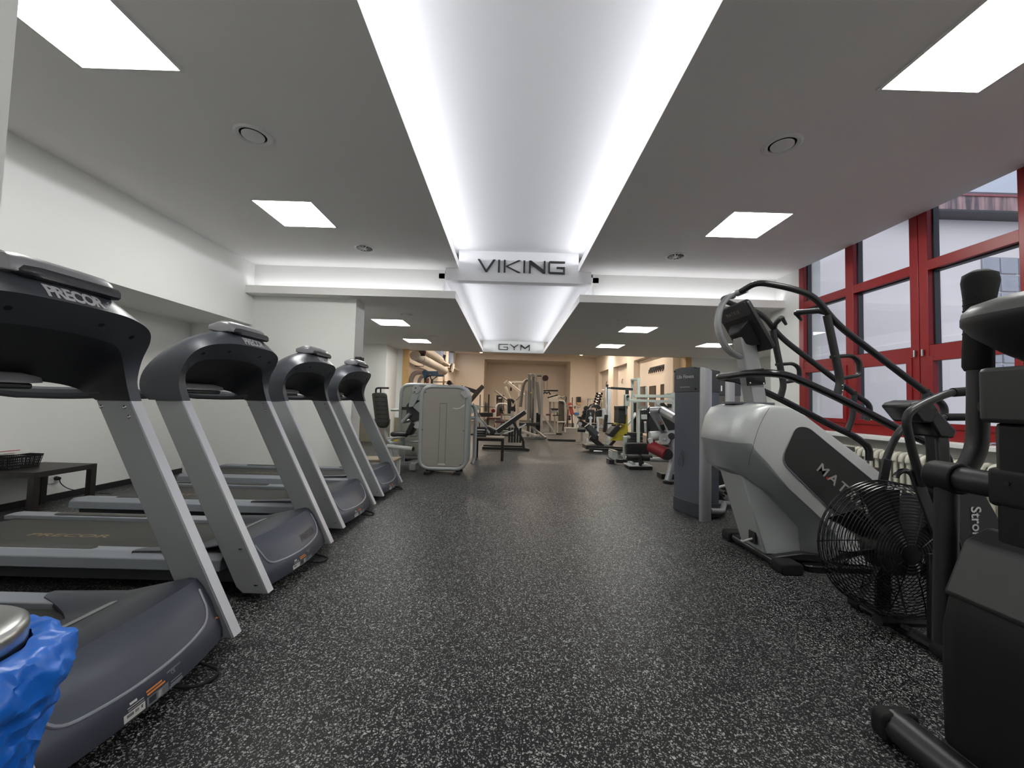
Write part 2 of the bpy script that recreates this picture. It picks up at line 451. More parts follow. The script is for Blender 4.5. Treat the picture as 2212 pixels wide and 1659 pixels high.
disc_vent(-1.85, 6.95, 2.67, .12, 'round white air valve on the low ceiling, first past the beam on the treadmill side')
disc_vent(-1.85, 9.3, 2.67, .11, 'round white air valve beside the second low light on the treadmill side')
disc_vent(-1.8, 10.9, 2.67, .09, 'small round air valve near the far opening, treadmill side')
disc_vent(1.95, 6.9, 2.67, .12, 'round white air valve on the low ceiling, window side')

# ---------------------------------------------------------------- raised lettering
sgn = mat('black sign letters', (.012,.012,.014), .4)
def stroke_letters(word, h, w, gap, st, y, x0, z0, dep, label, m):
    """wide square letters made of strokes on a board facing -y; st = stroke width"""
    t = thing('sign_letters', label, 'sign', (x0, y, z0))
    x = 0
    for ch in word:
        W = w.get(ch, w['*']); b = MB(); s = st; k = s*.36
        def P(poly): b.prism([(x+px, pz) for px, pz in poly], 0, -dep, 'y')
        if ch == 'V': P([(0,h),(s*1.25,h),(W/2,s*1.1),(W-s*1.25,h),(W,h),(W/2+s*.55,0),(W/2-s*.55,0)])
        elif ch == 'I': P([(0,0),(s,0),(s,h),(0,h)])
        elif ch == 'K':
            P([(0,0),(s,0),(s,h),(0,h)]); P([(s*1.2,h*.5),(W-s*1.45,h),(W,h),(s*2.1,h*.5),(W,0),(W-s*1.45,0)])
        elif ch == 'N': P([(0,0),(s,0),(s,h*.72),(W-s*1.3,0),(W,0),(W,h),(W-s,h),(W-s,h*.28),(s*1.3,h),(0,h)])
        elif ch == 'G': P([(s*.8,0),(W,0),(W,h*.55),(W*.5,h*.55),(W*.5,h*.55-s*.85),(W-s,h*.55-s*.85),(W-s,s*.9),(s*1.25,s*.9),(s,s*1.2),(s,h-s*1.2),(s*1.25,h-s*.9),(W,h-s*.9),(W,h),(s*.8,h),(0,h-s*.8),(0,s*.8)])
        elif ch == 'Y': P([(0,h),(s*1.3,h),(W/2,h*.58),(W-s*1.3,h),(W,h),(W/2+s*.5,h*.42),(W/2+s*.5,0),(W/2-s*.5,0),(W/2-s*.5,h*.42)])
        elif ch == 'M': P([(0,0),(s,0),(s,h*.70),(W/2,h*.22),(W-s,h*.70),(W-s,0),(W,0),(W,h),(W-s*1.1,h),(W/2,h*.48),(s*1.1,h),(0,h)])
        b.build('letter', m, t, bevel=.001, seg=1)
        x += W+gap
    return t
stroke_letters('VIKING', .185, {'*':.255,'I':.042,'V':.262,'K':.250,'N':.244,'G':.248}, .042, .026, 5.85, -.525, 3.10, .03, 'large raised black letters on the white bulkhead at the end of the near ceiling trough', sgn)
stroke_letters('GYM', .178, {'*':.282,'Y':.27}, .056, .022, 12.0, -.37, 2.745, .02, 'small raised black three-letter word on the white bulkhead above the far opening', sgn)
from mathutils.bvhtree import BVHTree
def bvh_of(o):
    me = o.data
    return BVHTree.FromPolygons([v.co.copy() for v in me.vertices], [tuple(p.vertices) for p in me.polygons])
def conform(o, bvh, d, lift=.0008, thick=None):
    """lay a lettering mesh on a surface, along direction d"""
    d = V(d).normalized()
    zs = None
    for v in o.data.vertices:
        hit = bvh.ray_cast(v.co-d*.3, d)
        if hit[0] is not None:
            v.co = hit[0]-d*lift
    o.data.update()
def flat_text(body, size, M, m, parent, name='lettering', xs=1.0, offset=0.0, space=1.0, shear=0.0, label=None, sub=.012):
    o = text_obj(body, size, M, m, parent, name, 0, xs, offset, space, shear, label=label)
    bm = bmesh.new(); bm.from_mesh(o.data)
    bmesh.ops.remove_doubles(bm, verts=bm.verts, dist=1e-5)
    for _ in range(2):
        bmesh.ops.triangulate(bm, faces=bm.faces)
        es = [e for e in bm.edges if e.calc_length() > sub]
        if es: bmesh.ops.subdivide_edges(bm, edges=es, cuts=1)
    bmesh.ops.triangulate(bm, faces=bm.faces)
    bm.to_mesh(o.data); bm.free()
    return o

tm_shell = mat('treadmill charcoal', (.055,.061,.074), .36, metal=.25, bump=.05, bscale=900)
tm_cover = mat('treadmill blue grey', (.060,.066,.090), .36, metal=.35, bump=.06, bscale=900)
tm_up    = mat('treadmill upright grey', (.34,.355,.36), .42, metal=.25, bump=.08, bscale=900)
tm_front = mat('upright front pale', (.60,.61,.65), .38, metal=.25, bump=.05, bscale=800)  # front face in a paler, bluer grey than the upright sides
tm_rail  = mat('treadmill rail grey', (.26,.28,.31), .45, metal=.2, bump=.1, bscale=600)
tm_hood  = mat('console hood grey', (.235,.23,.25), .32, metal=.3)
tm_lens  = mat('console hood lens', (.018,.018,.022), .25)
tm_belt  = mat('treadmill belt', (.030,.029,.027), .6, bump=.2, bscale=800, var=.15, vscale=4)
tm_deck  = mat('treadmill side skirt', (.045,.047,.05), .5)
tm_grip  = mat('tread grip strip', (.05,.048,.044), .8, bump=.4, bscale=700)
tm_text  = mat('pale grey print', (.50,.49,.51), .5)
tm_gold  = mat('worn gold print', (.20,.14,.07), .6)
tm_slot  = mat('white vent strip', (.46,.47,.46), .5)
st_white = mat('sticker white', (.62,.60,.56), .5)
st_org   = mat('sticker orange', (.60,.20,.04), .5)
st_dk    = mat('sticker dark', (.03,.033,.04), .5)
st_grey  = mat('sticker grey', (.16,.175,.19), .5)
st_lite  = mat('sticker pale grey', (.36,.37,.38), .5)
hole     = mat('bolt hole black', (.003,.003,.003), .6)

def make_treadmill(label, emboss=False):
    t = thing('treadmill', label, 'treadmill', group='row of treadmills')
    # ---- console shell: an arch lofted from the near cheek over the top to the far cheek
    st = [((-.55,-.43,1.135),(-.55,-.372,1.135),(-.715,-.372,1.135),(-.745,-.43,1.135)),
          ((-.577,-.43,1.225),(-.577,-.375,1.215),(-.77,-.37,1.17),(-.80,-.432,1.20)),
          ((-.563,-.43,1.33),(-.59,-.368,1.295),(-.80,-.355,1.19),(-.795,-.425,1.30)),
          ((-.515,-.415,1.42),(-.575,-.335,1.355),(-.82,-.31,1.205),(-.75,-.38,1.405)),
          ((-.47,-.355,1.472),(-.555,-.275,1.39),(-.835,-.24,1.215),(-.685,-.29,1.51)),
          ((-.43,-.23,1.50),(-.54,-.16,1.405),(-.845,-.14,1.225),(-.625,-.17,1.58)),
          ((-.412,-.10,1.506),(-.535,-.07,1.412),(-.85,-.06,1.23),(-.60,-.08,1.60))]
    st = st+[tuple((x,-y,z) for x, y, z in s) for s in reversed(st)]
    lanes = [smooth_path([s[i] for s in st], 4) for i in range(4)]
    rings = []
    n = len(lanes[0])
    for k in range(n):
        Fo, Fi, Bi, Bo = (l[k] for l in lanes)
        w = math.sin(PI*k/(n-1)); w2 = w*w
        sy = (2*k/(n-1)-1); side = V((0, -1 if sy < 0 else 1, 0))
        # upper edge of the front fascia: steep in the middle, laid along the cheek at the ends
        U = Fo.lerp(Bo, .80-.52*w2)+V((-.006*w2,0,.050*w2))+side*.006*(1-w2)
        m1 = Fo.lerp(U, .5)+V((.006*w2,0,0))+side*.006*(1-w2)
        m2 = U.lerp(Bo, .33)+V((0,0,.008*w)); m3 = U.lerp(Bo, .67)+V((0,0,.006*w))
        mi = [Fi.lerp(Bi, f) for f in (.33,.66)]
        rings.append([Fo, Fi]+mi+[Bi, Bo, m3, m2, U, m1])
    shell = MB().loft(rings).build('console_shell', tm_shell, t, smooth=38)
    shell.data.materials.append(mat('console underside black', (.014,.015,.018), .5))
    for i, p in enumerate(shell.data.polygons):
        if i < (n-1)*10 and i % 10 in (1,2,3): p.material_index = 1
    bv = bvh_of(shell)
    tx = flat_text('PRECOR', .060, frameM((-.2,-.005,1.536), (0,1,0), (0,0,1)), tm_text, shell, xs=1.0, offset=.0022, space=.86, label='pale grey lettering'); conform(tx, bv, (-1,0,0), .0014)
    tx2 = flat_text('USA', .022, frameM((-.2,.128,1.533), (0,0,1), (0,-1,0)), tm_text, shell, space=.95, label='small pale grey lettering'); conform(tx2, bv, (-1,0,0), .0014)
    # screw holes along the lower front band
    for k in (.30,.42,.58,.70):
        i = int(k*(n-1)); p = lanes[0][i].lerp(lanes[1][i], .5)
        nn = (lanes[1][i]-lanes[0][i]).cross(lanes[0][i+1]-lanes[0][i]).normalized()
        if nn.x < 0: nn = -nn
        MB().cyl(p-nn*.004, p+nn*.0012, .0115, n=12).build('screw_hole', hole, shell)
    # ---- hood over the middle of the console
    hp = [(-.455,1.585),(-.459,1.612),(-.468,1.638),(-.49,1.657),(-.55,1.663),(-.63,1.632),(-.63,1.595),(-.53,1.575)]
    ys = [-.19,-.18,-.15,-.06,.06,.15,.18,.19]; sc = [.62,.86,.97,1,1,.97,.86,.62]
    MB().loft([[(-.54+(x+.54)*s2, y, 1.59+(z-1.59)*s2) for x, z in hp] for y, s2 in zip(ys, sc)]).build('console_hood', tm_hood, t, bevel=.004, smooth=50)
    lp = [(-.443,1.580),(-.445,1.602),(-.457,1.618),(-.50,1.61),(-.50,1.572),(-.455,1.571)]
    MB().loft([[(-.48+(x+.48)*s2, y, 1.59+(z-1.59)*s2) for x, z in lp] for y, s2 in zip([-.17,-.15,-.1,0,.1,.15,.185,.19], [.3,.8,1,1,1,1,.95,.6])]).build('hood_lens', tm_lens, t, smooth=50, label='dark lens under the hood')
    # ---- hand rails and cross grip behind the console
    for s in (-1, 1):
        MB().tube(smooth_path([(-.70,s*.40,1.175),(-.85,s*.395,1.165),(-1.05,s*.385,1.165),(-1.17,s*.375,1.175),(-1.19,s*.374,1.177)], 4),
                  [.030]*9+[.033]*4+[.032,.028,.022,.008][-4:], 10, sx=1.0).build('hand_rail', tm_shell, t)
    g = MB(); g.loft([[(x*s2-.80, y, z*s2+1.215) for x, z in ((-.06,-.012),(-.05,.018),(0,.032),(.05,.018),(.06,-.012))] for y, s2 in ((-.20,.25),(-.19,.7),(-.14,1),(.14,1),(.19,.7),(.20,.25))])
    grip = g.build('cross_grip', tm_hood, t, smooth=60)
    MB().box(-.85,-.75,-.15,.15,1.178,1.203).build('grip_underside', black, grip, bevel=.008)
    # ---- uprights
    prof = [(0,.05),(-.14,.05),(-.18,.085),(-.712,1.135),(-.552,1.135)]
    for s in (-1, 1):
        y0, y1 = (-.43,-.37) if s < 0 else (.37,.43)
        u = MB().prism(prof, y0, y1, 'y').build('upright', tm_up, t, bevel=.005)
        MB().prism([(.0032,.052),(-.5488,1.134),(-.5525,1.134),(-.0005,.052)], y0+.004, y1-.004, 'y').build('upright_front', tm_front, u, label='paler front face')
        yi, yo = (-.37,-.43) if s < 0 else (.37,.43)
        for bx, bz in ((-.685,1.105),(-.575,1.105),(-.55,1.06)):
            d = -1 if s > 0 else 1
            MB().ball((bx, yi, bz), .0095, 10, 6, (1,.7,1)).build('bolt', steel, u)
        for bx, bz in ((-.165,.30),(-.065,.10)):
            MB().cyl((bx, yo-.0012*(-s), bz), (bx, yo+.0012*s*1.0, bz), .011, n=14).build('bolt_hole', hole, u)
    # ---- running deck
    MB().box(-2.30,-.55,-.272,.272,.203,.214).build('running_belt', tm_belt, t, bevel=.004)
    MB().cyl((-2.30,-.27,.185), (-2.30,.27,.185), .028, n=14).build('rear_roller', blackm, t)
    MB().box(-2.36,-.10,-.34,.34,.07,.185).build('deck_frame', tm_deck, t, bevel=.006)
    for s in (-1, 1):
        rp = [(.275,.205),(.275,.238),(.355,.245),(.395,.215),(.40,.155),(.34,.15)]
        r0 = [(y*s, z) for y, z in rp]
        rr = []
        for x, k in ((-2.42,.55),(-2.40,.85),(-2.34,1),(-.86,1),(-.30,1)):
            rr.append([(x, .335*s+(y-.335*s)*k, .18+(z-.18)*k) for y, z in r0])
        rail = MB().loft(rr).build('side_rail', tm_rail, t, bevel=.004)
        MB().prism(round_poly([(-2.05,.292*s),(-1.10,.292*s),(-1.10,.345*s),(-2.05,.345*s)], .024), .2415, .2455, 'z', Matrix.Translation((0,0,0))).build('grip_strip', tm_grip, rail)
    for x in (-2.28,-.35):
        for s in (-1, 1): MB().lathe([(.03,0),(.03,.02),(.022,.03),(.022,.075)], (x, s*.30, 0), 14).build('foot', rubber, t)
    flat_text('PRECOR', .075, frameM((-1.55,-.05,.2148), (1,0,0), (0,1,0)), tm_gold, t, 'belt_lettering', xs=1.9, offset=.001)
    # ---- motor cover
    def cover_pt(y, q):
        a = abs(y); m_ = (1-(a/.37)**2)
        back = -.60-.24*max(0, min(1, (a-.20)/.12))**1.2
        fwd = .045*m_
        zb = .218+.03*max(0, min(1, (a-.20)/.10))
        pts = [(back, zb-.02),(back+.004, zb),(-.46-.03*(1-m_), .258),(-.33,.295),(-.215,.322),(-.180+fwd*.5,.318),(-.150+fwd*.7,.285),(-.110+fwd*.9,.222),(-.085+fwd,.165),
               (-.072+fwd,.148),(-.050+fwd,.098),(-.046+fwd,.06),(-.085+fwd,.035)]
        return pts[q]
    ys = [-.369+.738*i/26 for i in range(27)]
    rows = [[(cover_pt(y, q)[0], y, cover_pt(y, q)[1]) for q in range(13)] for y in ys]
    mb = MB().loft(rows, closed=False)
    cov = mb.build('motor_cover', tm_cover, t, smooth=28)
    so = cov.modifiers.new('thick', 'SOLIDIFY'); so.thickness = .004; so.offset = -1
    cb = bvh_of(cov)
    # pale vent strip on top
    poly = round_poly([(-.475,.01),(-.432,.01),(-.415,.245),(-.458,.245)], .02)
    s_ = MB().prism(poly, .30, .302, 'z').build('vent_strip', tm_slot, cov)
    def drop(o, lift):
        for v in o.data.vertices:
            h = cb.ray_cast(V((v.co.x, v.co.y, .6)), V((0,0,-1)))
            if h[0] is not None: v.co.z = h[0].z+lift+(v.co.z-.30)
    drop(s_, .001)
    # ledge line on the front face, its highlight painted as a paler tube
    path = []
    for y, z in [(p.x, p.y) for p in rounded_path([(-.335,.285,0),(-.31,.165,0),(-.17,.150,0),(0,.145,0),(.17,.150,0),(.31,.165,0),(.335,.285,0)], .1, 6)]:
        h = cb.ray_cast(V((.5, y, z)), V((-1,0,0)))
        if h[0] is not None: path.append(h[0]+V((-.001,0,0)))
    MB().tube(path, [.0065]*len(path), 8).build('ledge_highlight', tm_rail, cov, label='pale highlight line along the ledge')
    # stickers on the lower lip
    def sticker(y0, y1, z0, z1, m, name='sticker', rings=3):
        vs = []; fs = []
        for i in range(5):
            y = y0+(y1-y0)*i/4
            for z in (z0, z1):
                h = cb.ray_cast(V((.5, y, z)), V((-1,0,0))); vs.append((h[0].x+.0012 if h[0] else 0, y, z))
        for i in range(4): fs.append((2*i, 2*i+2, 2*i+3, 2*i+1))
        return MB().add(vs, fs).build(name, m, cov)
    sticker(-.145,-.072,.066,.092, st_white); sticker(-.135,-.08,.077,.087, st_grey); sticker(-.13,-.075,.096,.099, st_lite); sticker(-.13,-.075,.103,.106, st_lite); sticker(-.12,-.095,.110,.117, st_white)
    sticker(-.066,.022,.062,.094, st_grey); sticker(-.058,-.030,.068,.090, st_dk); sticker(-.022,.004,.066,.090, st_white); sticker(-.062,.010,.100,.106, st_org); sticker(-.062,.000,.110,.115, st_org); sticker(.026,.090,.062,.124, st_grey); sticker(.032,.085,.072,.075, st_lite); sticker(.032,.085,.082,.085, st_lite)
    ce_ = flat_text('CE', .016, frameM((.1,.05,.112), (0,1,0), (0,0,1)), st_lite, cov); conform(ce_, cb, (-1,0,0), .0016)
    MB().cyl((-.085,.352,.14),(-.068,.352,.14), .014, n=16).build('sticker', st_org, cov)
    if emboss:
        e = flat_text('PRECOR', .062, frameM((.1,.14,.20), (0,1,0), (0,0,1)), tm_deck, cov, offset=.0018, space=.88, label='dark lettering'); conform(e, cb, (-1,0,0), .0012)
    # mains lead drooping to the floor in front
    MB().tube(smooth_path([(-.10,.05,.055),(-.03,.08,.035),(.04,.12,.012),(.06,.19,.008),(.02,.23,.01),(-.1,.24,.03)], 6), .006, 8).build('power_cord', rubber, t)
    return t
tms = [(1.535,-1.25,'treadmill nearest the blue bag bin, its console cut by the picture edge'),
       (2.755,-1.345,'treadmill behind the first one, with dark lettering embossed on its motor cover'),
       (3.915,-1.40,'third treadmill of the row, smaller in view, between two others'),
       (5.075,-1.425,'last treadmill of the row, beside the white wall block and wooden step')]
tm0 = make_treadmill('grey '+tms[0][2]); tm0.location = (tms[0][1], tms[0][0], 0)
tm1 = make_treadmill('grey '+tms[1][2], True); tm1.location = (tms[1][1], tms[1][0], 0)
for y, x, l in tms[2:]: dup(tm0, (x, y, 0), 0, 'grey '+l)
# ================================================================ red windows and what lies outside
def glass_mat():
    m = bpy.data.materials.new('window glass'); m.use_nodes = True; nt = m.node_tree
    nt.nodes.remove(nt.nodes['Principled BSDF'])
    tr = nt.nodes.new('ShaderNodeBsdfTransparent'); tr.inputs['Color'].default_value = (.93,.95,.95,1)
    gl = nt.nodes.new('ShaderNodeBsdfGlossy'); gl.inputs['Roughness'].default_value = .01
    lw_ = nt.nodes.new('ShaderNodeLayerWeight'); pw = nt.nodes.new('ShaderNodeMath'); pw.operation = 'POWER'; pw.inputs[1].default_value = 4.5
    fr = nt.nodes.new('ShaderNodeMath'); fr.operation = 'MULTIPLY_ADD'; fr.inputs[1].default_value = .93; fr.inputs[2].default_value = .045
    nt.links.new(lw_.outputs['Facing'], pw.inputs[0]); nt.links.new(pw.outputs[0], fr.inputs[0])
    mx = nt.nodes.new('ShaderNodeMixShader')
    nt.links.new(fr.outputs[0], mx.inputs[0]); nt.links.new(tr.outputs[0], mx.inputs[1]); nt.links.new(gl.outputs[0], mx.inputs[2])
    nt.links.new(mx.outputs[0], nt.nodes['Material Output'].inputs['Surface'])
    return m
glass = glass_mat()
outer = mat('dark grey outer frame', (.03,.035,.04), .45)
def window(name, y0, y1, mull, opening):
    """one red unit: frame bars, grey outer frame, casement sashes below, panes"""
    f = MB(); g = MB()
    zt = 3.58; X0, X1, X2 = 4.015, 4.07, 4.125
    def bar(a, b, c, d):
        f.box(X0, X1, a, b, c, d); g.box(X1, X2, a-.012, b+.012, c-.012 if c > 1 else c, d+.012)
    ys = [y0]+mull+[y1]
    for i, y in enumerate(ys):
        w = .085 if i in (0, len(ys)-1) else .11
        a = y if i == 0 else (y-w if i == len(ys)-1 else y-w/2)
        bar(a, a+w, .93, zt)
    X0 = 4.019
    for z, h in ((.93,.125),(1.715,.12),(2.565,.10)): bar(y0+.02, y1-.02, z, z+h)
    X0 = 4.015
    fo = struct(f, name, redp, bevel=.004)
    struct(g, 'outer_frame', outer, parent=fo)
    s = MB()
    for i in range(len(ys)-1):
        a = ys[i]+(.085 if i == 0 else .055); b = ys[i+1]-(.085 if i == len(ys)-2 else .055)
        for c, d in ((1.055,1.715),):
            q = MB(); q.box(X0-.012, X1-.01, a-.015, a+.04, c-.015, d+.015); q.box(X0-.012, X1-.01, b-.04, b+.015, c-.015, d+.015)
            q.box(X0-.008, X1-.01, a+.04, b-.04, c-.015, c+.035); q.box(X0-.008, X1-.01, a+.04, b-.04, d-.035, d+.015)
            struct(q, 'sash', redp, bevel=.003, parent=fo)
        for c, d in ((1.05,1.72),(1.83,2.57),(2.66,zt)):
            p = MB().box(4.084, 4.088, a-.02, b+.02, c-.01, d+.01)
            struct(p, 'window_pane', glass, parent=fo)
    for y in opening:
        h = MB().cyl((X0-.014, y, 1.735), (X0-.014, y, 1.80), .010, n=10); struct(h, 'hinge', steel, parent=fo)
    return fo
window('window_1', 3.865, 5.49, [4.665], [3.90])
window('window_2', 2.24, 3.86, [3.03], [3.825])
window('window_3', 1.0, 2.235, [], [])
# the courtyard side of the low wing, seen through the panes
facade = mat('pale render', (.74,.71,.72), .9, spec=.1, bump=.3, bscale=30, var=.05, vscale=.8)
struct(MB().box(4.33, 15, 6.1, 6.16, -.3, 4.30), 'exterior_wall', facade)
def rust_mat():
    m = bpy.data.materials.new('rust streaked fascia'); m.use_nodes = True; nt = m.node_tree; b = nt.nodes['Principled BSDF']
    tc = nt.nodes.new('ShaderNodeTexCoord'); mp = nt.nodes.new('ShaderNodeMapping'); mp.inputs['Scale'].default_value = (6,1,.5)
    n = nt.nodes.new('ShaderNodeTexNoise'); n.inputs['Scale'].default_value = 2.5; n.inputs['Detail'].default_value = 6
    r = nt.nodes.new('ShaderNodeValToRGB'); r.color_ramp.elements[0].color = (.10,.085,.10,1); r.color_ramp.elements[1].color = (.42,.28,.28,1)
    r.color_ramp.elements[0].position = .38; r.color_ramp.elements[1].position = .62
    nt.links.new(tc.outputs['Object'], mp.inputs[0]); nt.links.new(mp.outputs[0], n.inputs[0]); nt.links.new(n.outputs[0], r.inputs[0]); nt.links.new(r.outputs[0], b.inputs['Base Color'])
    b.inputs['Roughness'].default_value = .7
    return m
struct(MB().box(4.33, 15, 5.86, 6.1, 4.26, 4.50), 'exterior_roof_fascia', rust_mat())
struct(MB().box(4.33, 15, 5.83, 6.1, 4.235, 4.265), 'exterior_gutter', mat('dark gutter', (.05,.055,.06), .5))
struct(MB().box(4.33, 15, 6.05, 6.3, 4.50, 4.67), 'exterior_roof_kerb', mat('grey kerb', (.12,.11,.13), .6, var=.3, vscale=2))
struct(MB().box(4.33, 15, 5.84, 12, 4.49, 4.52), 'exterior_roof', mat('red roof sheet', (.30,.10,.11), .6, var=.3, vscale=1))
struct(MB().box(4.33, 30, -8, 6.1, -.35, -.3), 'exterior_ground', mat('pale bounce ground', (.68,.67,.68), .9, var=.06))  # unseen ground, made pale to bounce daylight up onto the ceiling
gb = mat('glass block', (.36,.38,.43), .25, spec=.6, var=.12, vscale=3)
o = MB()
for i in range(4):
    for k in range(9): o.box(7.33+i*.29, 7.33+i*.29+.27, 6.07, 6.12, 1.15+k*.28, 1.15+k*.28+.26)
struct(o, 'window_4', gb, bevel=.012)

# ================================================================ radiator under the sill
rad_m = mat('cream radiator enamel', (.60,.58,.50), .38, spec=.5)
t = thing('radiator', 'cream column radiator under the red windows, behind the fan bike', 'radiator', (3.9, 3.9, 0))
s = MB(); y = 2.5
while y < 5.2:
    for dx in (-.055, .0, .055):
        s.tube([(3.9+dx,y,.19),(3.9+dx,y,.72)], .017, 8, caps=False)
    s.tube(smooth_path([(3.835,y,.70),(3.845,y,.755),(3.9,y,.775),(3.955,y,.755),(3.965,y,.70)], 3), .0225, 8)
    s.tube(smooth_path([(3.835,y,.21),(3.845,y,.155),(3.9,y,.135),(3.955,y,.155),(3.965,y,.21)], 3), .0225, 8)
    y += .066
part(s, 'radiator_body', rad_m, t, smooth=60)
for y in (2.6, 3.9, 5.1): part(MB().box(3.86,3.94,y-.02,y+.02,0,.14), 'foot', rad_m, t, bevel=.004)
part(MB().cyl((3.9,2.45,.74),(3.9,2.36,.74),.018), 'valve', steel, t)
# ================================================================ stair climber
cl_body = mat('stair climber silver', (.56,.575,.57), .36, metal=.25, bump=.03, bscale=900)
cl_dark = mat('stair climber lower grey', (.30,.315,.32), .42, metal=.3)
cl_leg  = mat('stair climber leg grey', (.42,.44,.44), .45, metal=.25)
cl_pan  = mat('stair climber dark panel', (.022,.022,.022), .5, bump=.1, bscale=900)
cl_txt  = mat('stair climber lettering', (.42,.40,.38), .35, metal=.5)
cl_red  = mat('red dot', (.5,.02,.02), .5)
T = thing('stair_climber', 'silver and black revolving stair climber with white side lettering in front of the red windows', 'stair climber', (2.4, 3.28, 0))
YC = 3.28
def mir(y): return 2*YC-y
# body: upper shell, lofted side - centre - side
def top(dx, dz, flat):
    p = [(1.80,.875),(1.775,.92),(1.778,.97),(1.81,1.09),(1.86,1.17),(1.95,1.208),(2.11,1.19),(2.22,1.135),(2.61,.855),(2.93,.61),(3.5,.17),(3.5,.06)]
    w = [1,1,1,1,1,.7,.25,0,0,0,0,0]
    return [(x+dx*k, z+(dz if i >= 3 and i < 11 else 0)) for i, ((x, z), k) in enumerate(zip(p, w))]
two = [(2.75,.05),(2.52,.06),(2.475,.16),(2.45,.24),(2.39,.32),(2.26,.44),(2.09,.59),(1.89,.785)]
low = [(2.75,.05),(2.36,.055),(2.25,.10),(2.235,.28),(2.16,.36),(2.07,.45),(1.95,.57),(1.82,.70)]
def ring(y, dx, dz, lower):
    t_ = top(dx, dz, 0)
    l_ = [(a[0]+(b[0]-a[0])*lower+dx*(.9 if i == 7 else 0), a[1]+(b[1]-a[1])*lower) for i, (a, b) in enumerate(zip(two, low))]
    return [(x, y, z) for x, z in t_+l_]
rg = [ring(2.962,.035,-.035,-.02), ring(2.966,.0,-.006,.0), ring(2.985,-.035,.006,.18), ring(3.03,-.07,.012,.8), ring(3.07,-.085,.013,1.0), ring(YC,-.105,.015,1.0)]
rg += [[(x, mir(y), z) for x, y, z in r] for r in reversed(rg[:-1])]
body = part(MB().loft(rg), 'body_shell', cl_body, T, smooth=40)
# darker paint below the sweeping waist line
body.data.materials.append(cl_dark)
nl = len(rg[0])
for i, p in enumerate(body.data.polygons):
    if i < (len(rg)-1)*nl and (12 <= i % nl <= 19 or i % nl == 0): p.material_index = 1
bb = BVHTree.FromPolygons([v.co.copy() for v in body.data.vertices], [tuple(p.vertices) for p in body.data.polygons])
sl_ = []
for x, z in [(q.x, q.y) for q in smooth_path([(1.945,1.19,0),(1.90,1.12,0),(1.855,1.02,0),(1.825,.92,0),(1.81,.84,0),(1.812,.75,0)], 5)]:
    h = bb.ray_cast(V((x-2.4,-1.2,z)), V((0,1,0)))
    if h[0] is not None: sl_.append(h[0]+V((0,-.0004,0)))
MB().tube(sl_, .0016, 5).build('shell_seam', mat('seam dark', (.08,.08,.08), .6), body)
# dark side panels with lettering
pp = round_poly([(2.02,.80),(2.135,1.055),(2.225,1.055),(3.05,.40),(2.80,.17),(2.68,.17)], [.09,.10,.07,.05,.05,.04], 6)
for y0, y1, sgn_ in ((2.956,2.972,1),(mir(2.972),mir(2.956),-1)):
    pan = part(MB().prism(pp, y0, y1, 'y'), 'side_panel', cl_pan, T, bevel=.003)
    rim = [(x, y0+.001 if sgn_ > 0 else y1-.001, z) for x, z in pp]
    part(MB().tube(rim+rim[:2], .0035, 6, caps=False), 'panel_rim', alu, pan)
    dx, dz = (.41, -.345)
    org = V((2.49, 2.9545, .605)) if sgn_ > 0 else V((2.49, mir(2.9545), .605))
    xd = V((dx,0,dz)) if sgn_ > 0 else V((-dx,0,-dz)); yd = V((.345,0,.41))
    if sgn_ < 0: yd = V((.345,0,.41))
    wtext('MATRIX', .098, frameM(org, xd, yd), cl_txt, pan, xs=1.15, depth=.001, offset=.0015, space=1.33, label='pale metallic lettering')
    c_ = org-V((dx,0,dz)).normalized()*.145*sgn_-yd.normalized()*.022
    part(MB().cyl(c_, c_+V((0,-.0016*sgn_,0)), .009, n=12), 'red_dot', cl_red, pan)
# leg under the nose
lg = [(1.77,.76),(1.86,.78),(2.27,.30),(2.26,.07),(1.985,.07)]
part(MB().prism(lg, 3.075, 3.40, 'y'), 'leg', cl_leg, T, bevel=.012)
part(MB().box(1.93,1.948,3.12,3.20,.13,.22, None), 'socket_recess', black, T)
part(MB().tube(smooth_path([(1.945,3.15,.17),(1.91,3.17,.15),(1.90,3.22,.12),(1.93,3.30,.10)], 5), .008, 8), 'mains_lead', mat('white cable', (.6,.6,.58), .5), T)
# base bars
part(MB().rbox(1.98, 2.11, 2.93, 3.62, .015, .075, .03, 'y'), 'base_bar', blackg, T, bevel=.006)
for y in (2.90, 3.58): part(MB().rbox(1.965,2.125,y-.035,y+.09,0,.085,.03,'y'), 'rubber_foot', rubber, T, bevel=.01)
part(MB().rbox(2.2, 3.75, 2.93, 3.63, .0, .05, .06, 'z'), 'base_tray', blackg, T, bevel=.01)
part(MB().prism([(2.0,.07),(2.35,.05),(2.35,.11),(2.22,.115),(2.02,.085)], 3.0, 3.06, 'y'), 'base_cover', black, T, bevel=.01)
# steps on the slope
for k in range(6):
    x = 2.55+k*.19; z = .90-k*.152
    part(MB().box(x-.10, x+.11, 3.05, 3.51, z-.03, z+.006), 'stair_step', tm_grip, T, bevel=.004)
# mast, collar
part(MB().rbox(1.80, 2.14, 3.16, 3.40, 1.212, 1.232, .06, 'z'), 'collar', mat('collar grey', (.10,.10,.12), .4), T, bevel=.004)
part(MB().bar((2.035,YC,1.22),(1.935,YC,1.78), .13, .12, (1,0,0)), 'mast', silver, T, bevel=.012)
bp_ = part(MB().bar((2.035-.1*.40,YC-.075,1.37),(2.035-.1*.55,YC-.075,1.50), .012, .15, (1,0,0)), 'rail_bracket', blackg, T, bevel=.004)
for x, z in ((1.94,1.385),(2.05,1.385),(1.925,1.485),(2.035,1.485)):
    part(MB().ball((x,YC-.083,z), .008, 8, 6), 'bolt', steel, bp_)
